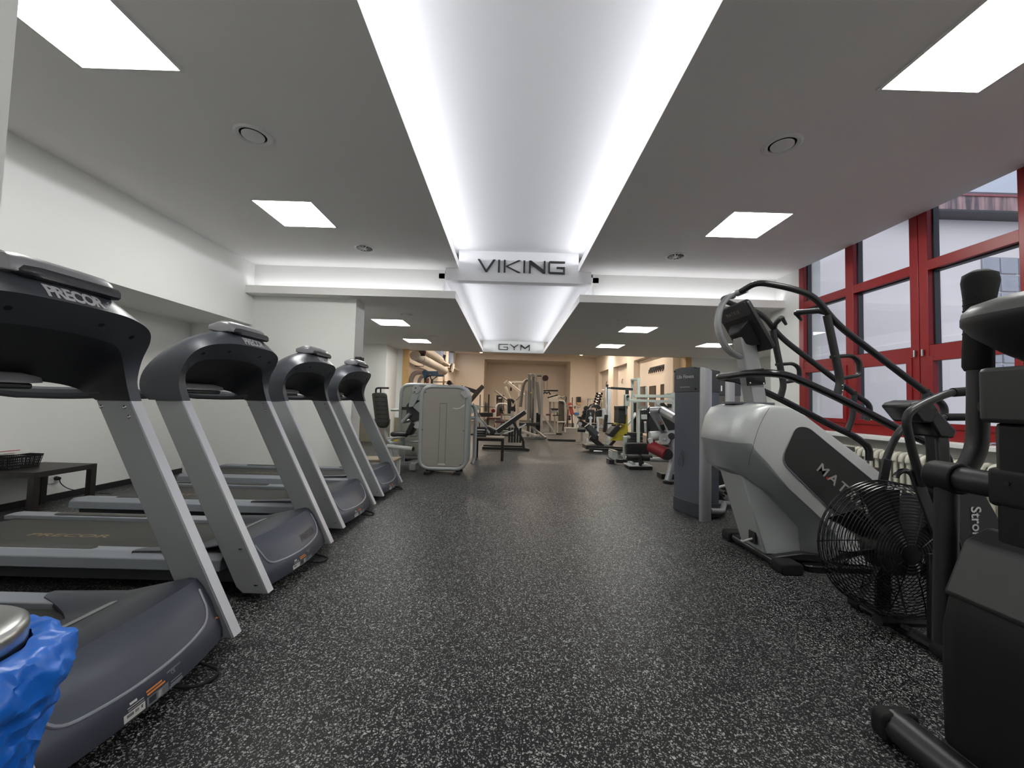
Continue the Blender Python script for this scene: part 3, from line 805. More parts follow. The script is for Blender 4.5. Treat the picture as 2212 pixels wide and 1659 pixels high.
# silver head loop
hl = smooth_path([(1.93,YC,1.60),(1.84,YC,1.635),(1.765,YC,1.72),(1.722,YC,1.86),(1.735,YC,1.99),(1.79,YC,2.09),(1.875,YC,2.145)], 6)
part(MB().tube(hl, .021, 10, sx=2.2), 'head_loop', silver, T)
for s in (-1, 1):
    part(MB().cyl((1.86,YC+s*.03,2.13),(1.90,YC+s*.10,2.145), .028, n=12), 'clamp', silver, T)
# upper guard rails
def S_(y, s): return y if s < 0 else mir(y)
for s in (-1, 1):
    P = rounded_path([(1.87,S_(3.20,s),2.135),(1.885,S_(3.02,s),2.155),(2.07,S_(2.97,s),2.11),(2.29,S_(2.97,s),2.05),(2.45,S_(2.97,s),1.84),(3.15,S_(2.97,s),1.32),(3.28,S_(2.97,s),1.24),(3.24,S_(2.97,s),1.10)], [0,.07,.12,.14,.16,.1,.07,0], 6)
    top_ = part(MB().tube(P, .0235, 12), 'upper_rail', blackm, T, smooth=60)
    part(MB().tube([(2.40,S_(2.975,s),1.915),(2.37,S_(3.03,s),1.945),(2.31,S_(3.20,s),1.965)], [.018,.019,.019], 10), 'pulse_grip', blackm, T)
    part(MB().bar((2.365,S_(3.045,s),1.967),(2.315,S_(3.19,s),1.983), .026, .012), 'contact_plate', alu, T, bevel=.003)
    part(MB().tube([(2.315,S_(3.195,s),1.965),(2.355,S_(3.19,s),1.905)], [.018,.011], 8), 'grip_hook', blackm, T)
    po = part(MB().tube(rounded_path([(2.385,S_(2.97,s),1.90),(2.465,S_(2.97,s),1.50),(2.485,S_(2.97,s),1.40),(2.455,S_(2.97,s),1.29)], [0,.1,.08,0], 5), .027, 12), 'rail_post', blackm, T, smooth=60)
    for z in (1.37, 1.33): part(MB().ball((2.475,S_(2.943,s),z), .007, 8, 6), 'bolt', steel, po)
    part(MB().tube(rounded_path([(2.42,S_(2.97,s),1.585),(2.57,S_(2.97,s),1.60),(2.625,S_(2.97,s),1.56),(2.63,S_(2.97,s),1.45),(2.49,S_(2.97,s),1.425)], [0,.05,.05,.04,0], 5), .015, 10, sx=1.7), 'side_handle', blackm, T, smooth=60)
    L = rounded_path([(1.825,YC,1.445),(1.835,S_(3.06,s),1.45),(1.95,S_(2.96,s),1.45),(2.08,S_(2.955,s),1.435),(2.40,S_(2.955,s),1.305),(2.95,S_(2.955,s),1.035),(3.14,S_(2.955,s),.955),(3.27,S_(2.955,s),.86),(3.27,S_(2.955,s),.74)], [0,.07,.07,.12,.3,.3,.12,.07,0], 6)
    part(MB().tube(L, .029, 12), 'lower_rail', blackg, T, smooth=60)
    part(MB().tube(rounded_path([(3.13,S_(2.97,s),1.36),(3.11,S_(2.97,s),1.12),(3.06,S_(2.97,s),1.0)], [0,.1,0], 5), .024, 10), 'rear_post', blackm, T, smooth=60)
# console, screen toward the climber
cdir = V((2.06-1.845,0,1.655-2.03)).normalized(); cn = V((cdir.z,0,-cdir.x))   # cn points to the back (-x)
if cn.x > 0: cn = -cn
cc = V((1.955,3.29,1.85))
Mc = Matrix((V((0,-1,0)), -cdir, V((0,-1,0)).cross(-cdir))).transposed().to_4x4(); Mc.translation = cc
zb = 1 if (Mc.to_3x3() @ V((0,0,1))).x < 0 else -1
def slab(w, h, z0, z1, r, yo=0): return MB().prism(round_poly([(-w/2,yo-h/2),(w/2,yo-h/2),(w/2,yo+h/2),(-w/2,yo+h/2)], r, 6), z0*zb, z1*zb, 'z', Mc)
con = part(slab(.44,.44,-.012,.028,.04), 'console', black, T, bevel=.010)
part(slab(.40,.34,-.016,-.010,.02), 'screen', mat('console glass', (.006,.006,.008), .08), con)
part(slab(.42,.12,.024,.034,.03,.155), 'console_back_band', mat('console back grey', (.045,.045,.05), .4), con, bevel=.004)
wt = wtext('MATRIX', .045, Mc @ Matrix.Translation((0,.15,.0345*zb)) @ (rot('Y',180) if zb < 0 else Matrix.Identity(4)), cl_txt, con, space=1.25, depth=.0006, label='pale metallic lettering')
part(MB().loft([[(Mc @ V((x*k, y*k2-.05, z*zb))) for x, y in ((-.12,-.10),(.12,-.10),(.12,.10),(-.12,.10))] for k, k2, z in ((1.1,1.1,.025),(.9,.9,.07),(.6,.55,.11))]), 'console_bracket', black, con, bevel=.008)
for k in range(5): part(MB().prism([(-.06,.045+k*.009),(.06,.045+k*.009),(.06,.049+k*.009),(-.06,.049+k*.009)], .027*zb, .030*zb, 'z', Mc), 'speaker_slot', hole, con)
# ================================================================ fan bike
B = thing('fan_bike', 'black air bike with a big caged fan wheel in front of the stair climber', 'exercise bike', (2.5, 2.2, 0))
YB = 2.19; FX, FZ, FR = 2.10, .445, .352
cg = MB()
for s in (-1, 1):
    for k in range(19):
        R = .055+(.345-.055)*k/18
        y = YB+s*(.055+.055*math.sqrt(max(0, 1-(R/.37)**2)))
        cg.torus((FX,y,FZ), R, .0026, 'y', 44, 4)
    for k in range(10):
        a = 2*PI*k/10
        pts = []
        for R in (.05,.12,.2,.27,.32,.348):
            y = YB+s*(.055+.055*math.sqrt(max(0, 1-(R/.37)**2))); pts.append((FX+R*math.cos(a), y, FZ+R*math.sin(a)))
        cg.tube(pts, .003, 5)
for k in range(5): cg.torus((FX,YB-.06+.03*k,FZ), FR, .0028, 'y', 48, 5)
for k in range(48):
    a = 2*PI*k/48; cg.tube([(FX+FR*math.cos(a),YB-.06,FZ+FR*math.sin(a)),(FX+FR*math.cos(a),YB+.06,FZ+FR*math.sin(a))], .002, 4)
part(cg, 'fan_cage', blackg, B, smooth=60)
fan = part(MB().cyl((FX,YB-.05,FZ),(FX,YB+.05,FZ), .13, n=28), 'fan_hub', blackm, B)
for k in range(8):
    a = 2*PI*k/8+.2; Mk = Matrix.Translation((FX,YB,FZ)) @ Matrix.Rotation(-a,4,'Y') @ Matrix.Rotation(math.radians(38),4,'X')
    part(MB().prism([(.09,-.045),(.32,-.085),(.32,.085),(.09,.045)], -.002, .002, 'z', Mk), 'fan_blade', blackm, fan)
# frame
part(MB().tube([(2.02,YB,.06),(3.1,YB,.06)], .032, 10), 'base_rail', blackm, B)
for x in (2.12, 3.05):
    part(MB().tube([(x,YB-.24,.035),(x,YB+.24,.035)], .03, 10), 'stabilizer', blackg, B)
    for s in (-1, 1): part(MB().tube([(x,YB+s*.20,.036),(x,YB+s*.27,.036)], .036, 12), 'end_cap', rubber, B)
for s in (-1, 1):
    y = YB+s*.145
    part(MB().bar((2.19,y,.47),(2.185,y,.045), .02, .085, (1,0,0)), 'fork_plate', blackm, B, bevel=.004)
    part(MB().tube([(2.20,y-.0*s,.45),(2.20,y+s*.10,.45)], .02, 10), 'crank_axle', blackm, B)
    # swinging arm with bent handle
    if s < 0:
        part(MB().bar((2.175,y-.05,.50),(2.03,y-.05,.90), .014, .055, (1,0,0)), 'swing_arm', blackm, B, bevel=.004)
        hp = [(2.06,.82),(2.02,.96),(1.995,1.07),(1.985,1.135),(2.00,1.18),(2.05,1.215),(2.12,1.25),(2.21,1.285),(2.33,1.30)]; g0, g1 = (2.22,1.288), (2.37,1.303)
    else:
        part(MB().bar((2.19,y+.05,.50),(2.27,y+.05,.90), .014, .055, (1,0,0)), 'swing_arm', blackm, B, bevel=.004)
        hp = [(2.25,.82),(2.30,.95),(2.345,1.04),(2.40,1.10),(2.48,1.12),(2.57,1.13),(2.64,1.16),(2.72,1.165)]; g0, g1 = (2.64,1.16), (2.81,1.165)
    part(MB().tube(smooth_path([(a, y+s*.065, c) for a, c in hp], 5), .019, 12), 'handlebar', blackm, B, smooth=60)
    part(MB().tube([(g0[0],y+s*.066,g0[1]),(g1[0],y+s*.066,g1[1])], .0225, 12), 'hand_grip', rubber, B)
# neck, monitor, bottle holder
part(MB().bar((2.40,YB,.10),(2.36,YB,1.10), .07, .075, (1,0,0)), 'neck_post', blackm, B, bevel=.012)
mon = part(MB().loft([[(x, YB+y, z) for x, z in ((2.13,1.215),(2.15,1.235),(2.20,1.25),(2.26,1.242),(2.29,1.20),(2.25,1.13),(2.20,1.13))] for y in (-.085,-.075,.075,.085)]), 'monitor', black, B, bevel=.012)
part(MB().loft([[(x, YB+y, z) for x, z in ((2.25,1.15),(2.29,1.20),(2.395,1.09),(2.375,1.05),(2.30,1.055))] for y in (-.075,-.065,.065,.075)]), 'monitor_bracket', black, B, bevel=.01)
part(MB().cyl((2.19,YB-.088,1.205),(2.19,YB-.084,1.205), .008, n=10), 'indicator', mat('green indicator', (.02,.18,.06), .4), mon)
part(MB().tube(smooth_path([(2.47,YB-.10,.84),(2.45,YB-.12,.92),(2.50,YB-.12,1.02),(2.56,YB-.10,1.03),(2.56,YB-.02,1.02)], 5), .006, 6), 'bottle_holder', steel, B, smooth=60)
part(MB().tube(smooth_path([(2.47,YB-.10,.84),(2.53,YB-.14,.88),(2.60,YB-.12,.90),(2.60,YB-.04,.86),(2.50,YB-.02,.83)], 5), .006, 6), 'bottle_holder', steel, B, smooth=60)
cov = part(MB().loft([[(x, YB+y, z) for x, z in ((2.36,.84),(2.50,.80),(2.60,.62),(2.74,.40),(2.70,.22),(2.40,.22),(2.34,.45))] for y in (-.09,-.075,.075,.09)]), 'drive_cover', mat('drive cover blue black', (.018,.018,.026), .4), B, bevel=.012)
wtext('Strong', .075, frameM((2.462,YB-.093,.60), (.04,0,-1), (1,0,.04)), mat('white print', (.62,.62,.62), .5), cov, depth=.0006, offset=.001, label='white lettering')
part(MB().torus((FX+.06,YB-.02,FZ+.37), .05, .014, 'y', 20, 8, 0.3, 2.9), 'carry_loop', blackg, B)
part(MB().tube([(2.9,YB,.07),(2.98,YB,.80)], .03, 10), 'seat_post', blackm, B)
part(MB().loft([[(2.98+x*k, YB+y*k, z) for x, y in ((-.16,-.02),(-.13,-.04),(.02,-.11),(.11,-.11),(.13,0),(.11,.11),(.02,.11),(-.13,.04),(-.16,.02))] for k, z in ((.8,.79),(1,.81),(1,.85),(.85,.875))]), 'seat', padblk, B, smooth=60)
for s in (-1, 1):
    part(MB().bar((2.62,YB+s*.11,.38),(2.62+s*.10,YB+s*.11,.38-s*.12), .015, .035), 'crank', blackm, B, bevel=.003)
    part(MB().box(2.67+s*.05-.05+0, 2.67+s*.05+.05, min(YB+s*.13,YB+s*.22), max(YB+s*.13,YB+s*.22), .37-s*.12-.012, .37-s*.12+.012), 'pedal', rubber, B, bevel=.004)
# ================================================================ black elliptical at the picture edge
el_p = mat('elliptical black plastic', (.008,.008,.0085), .5, spec=.3, bump=.2, bscale=500)
el_l = mat('elliptical lid grey', (.024,.023,.023), .45, bump=.15, bscale=500)
E_ = thing('elliptical_trainer', 'black elliptical trainer standing in front of the fan bike, cut by the picture edge', 'elliptical trainer', (1.945, 1.2, 0))
YE = 1.22; DX = .045
# stabilizer and front shroud
part(MB().tube([(1.445,.90,.052),(1.43,1.49,.052)], [.052,.052], 14, sx=1.15), 'stabilizer', blackm, E_)
for y in (.92, 1.49): part(MB().rbox(1.365,1.50,y-.03,y+.03,0,.10,.03,'y'), 'rubber_foot', rubber, E_, bevel=.012)
sh = [(1.455,.02),(1.448,.28),(1.452,.50),(1.475,.60),(1.53,.745),(1.60,.79),(1.75,.76),(2.05,.62),(2.35,.45),(2.42,.2),(2.42,.02)]
rg = []
for y, k in ((YE-.20,.86),(YE-.185,.96),(YE-.13,1.0),(YE+.10,1.0),(YE+.135,.985),(YE+.15,.93)):
    rg.append([(1.925+(x-1.9)*(1 if k > .97 else .985), y, z*k+(0 if k == 1 else .003)) for x, z in sh])
part(MB().loft(rg), 'front_shroud', el_p, E_, smooth=45)
lid = [(1.455,.60),(1.52,.757),(1.60,.806),(1.70,.787),(1.745,.66),(1.68,.52)]
part(MB().prism([(1.482,.58),(1.558,.755),(1.635,.80),(1.80,.765),(1.78,.69),(1.64,.725),(1.585,.69),(1.505,.565)], YE-.16, YE+.148, 'y'), 'shroud_lid', el_l, E_, bevel=.012)
part(MB().prism([(1.53,.02),(1.49,.02),(1.46,.06),(1.48,.10),(1.63,.12),(1.63,.02)], YE-.19, YE+.16, 'y'), 'front_step', el_p, E_, bevel=.014)
# mast in two telescoped sections, joint block
part(MB().bar((1.665,YE,.70),(1.665,YE,1.16), .17, .15, (1,0,0)), 'mast', el_p, E_, bevel=.02)
part(MB().rbox(1.56,1.78,YE-.105,YE+.105,1.155,1.335,.03,'z'), 'mast_collar', el_l, E_, bevel=.014)
jb = part(MB().rbox(1.585,1.76,YE-.095,YE+.10,.885,1.01,.02,'y'), 'pivot_block', el_p, E_, bevel=.012)
part(MB().cyl((1.584,YE+.045,.965),(1.5825,YE+.045,.965), .008, n=10), 'bolt_hole', hole, jb)
part(MB().cyl((1.645,YE-.38,.945),(1.645,YE+.31,.945), .045, n=20), 'pivot_tube', blackm, E_)
for s in (-1, 1):
    part(MB().cyl((1.645,YE+s*.22,.945),(1.645,YE+s*.318,.945), .056, n=20), 'pivot_sleeve', el_p, E_, bevel=.006)
    y = YE+s*.27
    up_ = smooth_path([(1.675,y,.945),(1.72,y,.985),(1.755,y,1.06),(1.765,y,1.18),(1.77,y,1.36)], 5)
    arm = part(MB().tube(up_, .0315, 12), 'swing_arm', blackm, E_, smooth=60)
    gp = [(1.768,y,1.345),(1.77,y,1.36),(1.772,y,1.42),(1.776,y,1.52),(1.782,y,1.62),(1.786,y,1.685),(1.787,y,1.715),(1.788,y,1.73)]
    part(MB().tube(gp, [.036,.043,.043,.040,.044,.052,.048,.025], 14), 'hand_grip', rubber, arm, smooth=60)
    for k in range(7): part(MB().torus((1.7775+.0007*k,y,1.49+k*.022), .0405, .004, 'z', 20, 6), 'grip_ridge', rubber, arm)
    part(MB().tube(smooth_path([(1.64,y,.93),(1.635,y,.75),(1.625,y,.48),(1.62,y,.34)], 5), [.034]*16, 12), 'lower_arm', blackm, E_, smooth=60)
    part(MB().bar((1.62,y,.36),(2.65,y,.22), .06, .05), 'pedal_beam', blackm, E_, bevel=.01)
    part(MB().loft([[(x, y+yy, z) for x, z in ((2.25,.29),(2.30,.35),(2.62,.31),(2.66,.26),(2.62,.24))] for yy in (-.075,-.065,.065,.075)]), 'foot_plate', rubber, E_, bevel=.008)
part(MB().tube([(1.76,YE+.09,1.20),(1.74,YE+.16,1.21),(1.68,YE+.19,1.21)], .02, 10), 'fixed_handle', rubber, E_, smooth=60)
part(MB().tube([(1.76,YE-.09,1.20),(1.74,YE-.16,1.21),(1.68,YE-.19,1.21)], .02, 10), 'fixed_handle', rubber, E_, smooth=60)
# console bowl
rg = []
for z, kx, ky in ((1.335,.30,.30),(1.40,.62,.62),(1.47,.90,.90),(1.51,1.0,1.0),(1.535,1.0,1.0)):
    rg.append([(1.775+.26*kx*math.cos(2*PI*i/28)+.02*(1-kx), YE+.245*ky*math.sin(2*PI*i/28), z+(.03*kx*math.cos(2*PI*i/28))) for i in range(28)])
bowl = part(MB().loft(rg), 'console', black, E_, smooth=50)
rg = []
for z, k in ((1.530,1.0),(1.552,.985),(1.575,.90),(1.59,.70),(1.595,.4)):
    rg.append([(1.775+.26*k*math.cos(2*PI*i/28), YE+.245*k*math.sin(2*PI*i/28), z+.03*k*math.cos(2*PI*i/28)) for i in range(28)])
part(MB().loft(rg), 'console_top', mat('console rim grey', (.10,.10,.095), .4), bowl, smooth=50)
part(MB().bar((2.4,YE,.06),(2.95,YE,.06), .35, .06), 'rear_frame', blackm, E_, bevel=.01)
from mathutils import noise as mnoise
# ================================================================ bin with the blue bag
bag_m = mat('blue plastic bag', (.008,.14,.62), .32, spec=.5, bump=.55, bscale=45)
t = thing('waste_bin', 'round steel bin with a blue plastic bag hanging over its rim beside the first treadmill', 'bin', (-1.113, .774, 0))
MB().lathe([(.001,.0),(.120,.0),(.123,.01),(.123,.66),(.117,.66),(.117,.02)], n=40, caps=False).build('bin_body', steel, t)
lid = MB().lathe([(.001,.706),(.10,.705),(.136,.701),(.146,.693),(.148,.682),(.147,.650),(.142,.644),(.001,.644)], n=48, caps=False).build('bin_lid', mat('brushed steel lid', (.52,.52,.51), .3, metal=1.0, bump=.05, bscale=200), t, smooth=50)
vs = []; fs = []; n = 220
prof = [(.146,.655),(.165,.672),(.190,.676),(.215,.668),(.234,.650),(.243,.628),(.240,.600),(.232,.575),(.222,.55),(.212,.525),(.203,.50),(.195,.475),(.187,.45),(.180,.42),(.174,.39),(.168,.35),(.163,.31),(.160,.27)]
prof = [(p.x, p.y) for p in smooth_path([(r, z, 0) for r, z in prof], 3)]
for i, (r, z) in enumerate(prof):
    for k in range(n):
        a = 2*PI*k/n; f = min(1, i/10)
        q = V((math.cos(a)*2.2, math.sin(a)*2.2, z*7))
        rg_ = 1-abs(mnoise.noise(q*1.9+V((4,1,2))))*2.4; rg2 = 1-abs(mnoise.noise(V((a*2.6+z*6, z*20, 5))))*2.2; rg3 = 1-abs(mnoise.noise(V((a*5-z*9, z*34, 8))))*2.0
        d = .010*mnoise.noise(q*1.2)+.012*rg_+.009*rg2+.005*rg3
        rr = max(r*.83,.150 if i < 4 else 0)+f*d; zz = z-.022+f*(.012*mnoise.noise(V((math.cos(a)*3, math.sin(a)*3, 9+i*.3)))+(.03*mnoise.noise(V((a*3,7,2))) if i > 28 else 0))
        vs.append((rr*math.cos(a), rr*math.sin(a), zz))
for i in range(len(prof)-1):
    for k in range(n): fs.append((i*n+k, i*n+(k+1) % n, (i+1)*n+(k+1) % n, (i+1)*n+k))
MB().add(vs, fs).build('bin_bag', bag_m, t, smooth=32, label='blue plastic bag')

# ================================================================ low table by the wall, basket, socket
t = thing('side_table', 'low black square table against the wall behind the treadmills', 'table', (-4.53, 3.92, 0))
MB().box(-.275,.275,-.275,.275,.375,.425).build('table_top', darkw, t, bevel=.002)
for sx in (-1, 1):
    for sy in (-1, 1): MB().cbox((sx*.248,sy*.248,.1875), (.054,.054,.375)).build('leg', darkw, t, bevel=.002)
t = thing('paper_basket', 'black perforated plastic basket holding papers on the low table', 'basket', (-4.68, 3.84, .425))
b = MB()
def tp(z): return .095+.018*z/.12, .12+.018*z/.12
for z0, z1 in ((0,.012),(.030,.036),(.054,.060),(.078,.084),(.102,.124)):
    (a0, b0), (a1, b1) = tp(z0), tp(z1)
    for s in (-1, 1):
        b.add([(s*a0,-b0,z0),(s*a0,b0,z0),(s*a1,b1,z1),(s*a1,-b1,z1),(s*(a0-.004),-b0,z0),(s*(a0-.004),b0,z0),(s*(a1-.004),b1,z1),(s*(a1-.004),-b1,z1)], [(0,1,2,3),(7,6,5,4),(0,4,5,1),(1,5,6,2),(2,6,7,3),(3,7,4,0)])
        b.add([(-a0,s*b0,z0),(a0,s*b0,z0),(a1,s*b1,z1),(-a1,s*b1,z1),(-a0,s*(b0-.004),z0),(a0,s*(b0-.004),z0),(a1,s*(b1-.004),z1),(-a1,s*(b1-.004),z1)], [(0,1,2,3),(7,6,5,4),(0,4,5,1),(1,5,6,2),(2,6,7,3),(3,7,4,0)])
for s in (-1, 1):
    for k in range(17):
        f = -1+2*k/16; (a0, b0), (a1, b1) = tp(0), tp(.124)
        b.bar((s*a0,f*b0,0),(s*a1,f*b1,.124), .004, .005); b.bar((f*a0,s*b0,0),(f*a1,s*b1,.124), .004, .005)
b.box(-.095,.095,-.12,.12,0,.005); b.build('basket_shell', black, t)
pp_ = mat('white paper', (.70,.70,.66), .8)
tag(MB().box(-.08,.07,-.10,.09,-.004,.004, Matrix.Translation((-4.68,3.86,.561)) @ rot('Y',-3) @ rot('Z',8)).build('paper_sheets', pp_), 'white papers sticking out of the black basket', 'paper')
tag(MB().box(-.03,.03,-.07,.07,-.003,.003, Matrix.Translation((-4.68,3.80,.59)) @ rot('Y',-8) @ rot('Z',20)).build('leaflet', mat('red leaflet', (.4,.02,.06), .6)), 'small red leaflet in the black basket', 'paper')
t = thing('wall_socket', 'white wall socket with a black plug behind the low table', 'socket', (-4.82, 4.30, .235))
MB().box(0,.012,-.05,.05,-.05,.05).build('socket_plate', white, t, bevel=.003)
pl = MB().cyl((.012,.02,.0),(.05,.02,-.004), .022, .017, 14).build('plug', black, t)
MB().tube(smooth_path([(.05,.02,-.004),(.06,.03,-.06),(.08,.10,-.13),(.16,.22,-.19),(.35,.30,-.225)], 6), .0045, 8).build('cable', black, t)
t = thing('wall_speaker', 'small black box speaker on the corner of the white wall block', 'speaker', (-2.35, 6.08, 1.64))
MB().rbox(0,.09,-.07,.07,0,.16,.015,'x').build('cabinet', black, t, bevel=.004); MB().cyl((.0902,0,.07),(.093,0,.07), .05, n=20).build('speaker_cone', rubber, t)
t = thing('step_box', 'low white step with a wooden top past the last treadmill', 'step', (-2.0, 6.16, 0))
MB().box(-.32,.32,-.20,.20,.235,.265).build('step_top', mat('pale worn wood', (.36,.29,.20), .6, var=.2, vscale=9), t, bevel=.003)
for sx in (-1, 1):
    for sy in (-1, 1): MB().cbox((sx*.285,sy*.165,.1175), (.05,.05,.235)).build('leg', white, t, bevel=.002)
MB().box(-.285,.285,-.175,-.155,.03,.09).build('stretcher', white, t)

# ================================================================ grey weight machine (shroud toward the aisle end)
mgrey = mat('machine tube grey', (.36,.38,.38), .38, metal=.25, bump=.05, bscale=700)
shr   = mat('shroud taupe', (.30,.285,.255), .34, spec=.5, bump=.04, bscale=600, var=.03, vscale=4)
shr2  = mat('shroud green grey', (.33,.34,.29), .36, spec=.5)
mblk  = mat('cam black', (.022,.023,.027), .45)
yel   = mat('yellow lever', (.62,.48,.05), .45)
def shroud_machine(x0, x1, y, h, m, T, back=.36, name='shroud'):
    r = .17
    for yy in (y, y+back):
        lp = [(x0+.03,.09+.0),(x1-.03,.09),(x1-.03,h-.03),(x0+.03,h-.03)]
        rp_ = round_poly(lp, r, 7)
        pts = [(a, yy, b) for a, b in rp_]
        part(MB().tube(pts+pts[:2], .034, 12, caps=False), 'frame_loop', mgrey, T, smooth=60)
    inner = round_poly([(x0+.055,.115),(x1-.055,.115),(x1-.055,h-.055),(x0+.055,h-.055)], r-.03, 7)
    pn = part(MB().prism(inner, y-.022, y+.01, 'y'), 'shroud_panel', m, T, bevel=.012)
    part(MB().prism(inner, y+back-.01, y+back+.022, 'y'), 'rear_panel', m, T, bevel=.012)
    for sx in (x0+.16, x1-.16):
        for yy in (y-.01, y+back): part(MB().rbox(sx-.05,sx+.05,yy-.04,yy+.04,0,.045,.015,'z'), 'foot', blackm, T, bevel=.006)
        part(MB().box(sx-.025,sx+.025,y,y+back,.04,.09), 'base_bar', blackm, T, bevel=.006)
    return pn
T = thing('weight_machine', 'taupe-shrouded weight machine with a grey tube frame standing alone by the aisle', 'weight machine', (-1.04, 6.6, 0))
pn = shroud_machine(-1.43, -.64, 6.40, 1.42, shr, T)
dk = mat('shroud groove', (.12,.115,.105), .5)
yf = 6.40-.0225
for a in ((-1.105,-1.098,.17,1.12),(-.998,-.991,.17,1.12),(-1.105,-.991,1.12,1.13)): part(MB().box(a[0],a[1],yf-.002,yf+.004,a[2],a[3]), 'groove', dk, pn)
part(MB().box(-1.105,-.991,yf-.008,yf+.004,.15,.17), 'ledge', lightm, pn, bevel=.002)
bd_ = round_poly([(-1.155,1.285),(-.935,1.285),(-.935,1.225),(-.98,1.205),(-1.11,1.205),(-1.155,1.235)], .012, 3)
part(MB().tube([(a, yf, b) for a, b in bd_+bd_[:1]], .004, 6, caps=False), 'badge_outline', shr2, pn)
for a in ((-1.34,1.30),(-.74,1.30),(-1.37,.70),(-.71,.70),(-1.36,.16),(-.75,.16)): part(MB().cyl((a[0],yf-.003,a[1]),(a[0],yf+.004,a[1]), .011, n=12), 'screw', steel, pn)
part(MB().tube(smooth_path([(-.90,yf-.001,1.055),(-.82,yf-.001,1.05),(-.76,yf-.001,1.075),(-.71,yf-.001,1.115)], 4), [.004]+[.008]*8+[.012]*3+[.006], 6, sx=.3), 'white_mark', st_white, pn, label='white strip')  # thin white mark laid across the shroud panel
part(MB().prism(round_poly([(-.78,1.30),(-.70,1.36),(-.64,1.24),(-.71,1.22)], .02, 3), 6.34, 6.355, 'y'), 'corner_guard', mat('frosted plastic', (.40,.38,.38), .4), pn)
part(MB().tube(rounded_path([(-.62,6.76,1.12),(-.575,6.80,1.05),(-.565,6.80,.95),(-.565,6.80,.2),(-.60,6.76,.12)], [0,.05,0,.05,0], 4), .032, 10), 'side_tube', mgrey, T, smooth=60)
part(MB().cyl((-.66,6.78,.88),(-.565,6.80,.90), .03, n=10), 'side_tube', mgrey, T)
# movement arm, cam and seat on the wall side
arm = part(MB().prism(round_poly([(-1.605,1.36),(-1.50,1.40),(-1.475,1.29),(-1.57,1.06),(-1.66,1.04),(-1.65,1.12)], .045, 4), 6.58, 6.62, 'y'), 'lever_arm', mgrey, T, bevel=.006)
part(MB().cyl((-1.545,6.56,1.34),(-1.545,6.64,1.34), .072, n=24), 'pivot_disc', mgrey, T, bevel=.006)
part(MB().cyl((-1.545,6.555,1.365),(-1.545,6.565,1.365), .012, n=12), 'bolt', hole, arm); part(MB().cyl((-1.56,6.555,1.30),(-1.56,6.565,1.30), .012, n=12), 'bolt', hole, arm)
part(MB().prism(round_poly([(-1.72,1.08),(-1.60,1.18),(-1.47,1.16),(-1.45,.96),(-1.46,.84),(-1.60,.80),(-1.70,.88)], .05, 4), 6.66, 6.72, 'y'), 'cam', mblk, T, bevel=.006)
part(MB().prism([(-1.60,1.06),(-1.47,1.16),(-1.45,1.14),(-1.45,.95),(-1.47,.95)], 6.60, 6.65, 'y'), 'gusset', mgrey, T, bevel=.006)
part(MB().tube([(-1.64,6.64,.94),(-1.77,6.66,.79)], .032, 10), 'arm_tube', mgrey, T)
part(MB().tube([(-1.78,6.72,.785),(-1.48,6.78,.87)], .026, 10), 'arm_tube', mgrey, T)
part(MB().cyl((-1.52,6.62,.755),(-1.52,6.66,.755), .058, n=24), 'pulley', lightm, T)
part(MB().bar((-1.565,6.75,.80),(-1.665,6.75,.60), .10, .26, (0,1,0)), 'back_strut', padblk, T, bevel=.02)
part(MB().loft([[(-1.83+x*k, 6.90+y*k, z) for x, y in ((-.17,-.10),(-.10,-.17),(.13,-.17),(.16,-.10),(.16,.10),(.13,.17),(-.10,.17),(-.17,.10))] for k, z in ((.85,.535),(1,.555),(1,.595),(.85,.615))]), 'seat', padblk, T, smooth=60)
for p0, p1, r in (((-2.03,6.72,.515),(-1.55,6.78,.57),.014),((-2.02,6.72,.385),(-1.56,6.60,.365),.034),((-2.0,6.85,.43),(-1.50,6.85,.46),.016)):
    part(MB().tube([p0, p1], r, 10), 'frame_tube', lightm, T)
part(MB().cyl((-1.565,6.60,.365),(-1.55,6.597,.364), .036, n=12), 'end_cap', black, T)
part(MB().bar((-1.92,6.72,.475),(-1.84,6.74,.49), .03, .03), 'adjust_lever', yel, T, bevel=.006)
part(MB().bar((-1.98,6.9,.08),(-1.45,6.9,.08), .07, .05), 'base_beam', mgrey, T, bevel=.006)
part(MB().bar((-1.80,6.9,.08),(-1.80,6.9,.54), .06, .06, (1,0,0)), 'seat_post', mgrey, T, bevel=.006)
part(MB().box(-1.60,-1.50,6.55,6.68,.02,.13), 'floor_bracket', mgrey, T, bevel=.006)
# second shrouded machine behind
T = thing('weight_machine', 'green-grey shrouded weight machine half hidden behind the taupe one', 'weight machine', (-1.66, 7.7, 0))
pn = shroud_machine(-2.06, -1.27, 7.50, 1.48, shr2, T)
part(MB().box(-2.0,-1.55,7.465,7.478,.98,1.03), 'slot_band', black, pn)
part(MB().tube([(-2.25,7.62,.965),(-2.0,7.62,.97)], .026, 10), 'side_bar', lightm, T); part(MB().cyl((-1.985,7.62,.97),(-1.96,7.62,.97), .03, n=12), 'end_cap', black, T)
part(MB().bar((-1.6,7.47,1.28),(-1.55,7.46,1.26), .03, .05), 'pin_tag', yel, T)
part(MB().cyl((-1.59,7.5,1.47),(-1.59,7.5,1.50), .012, n=8), 'yellow_cap', yel, T)
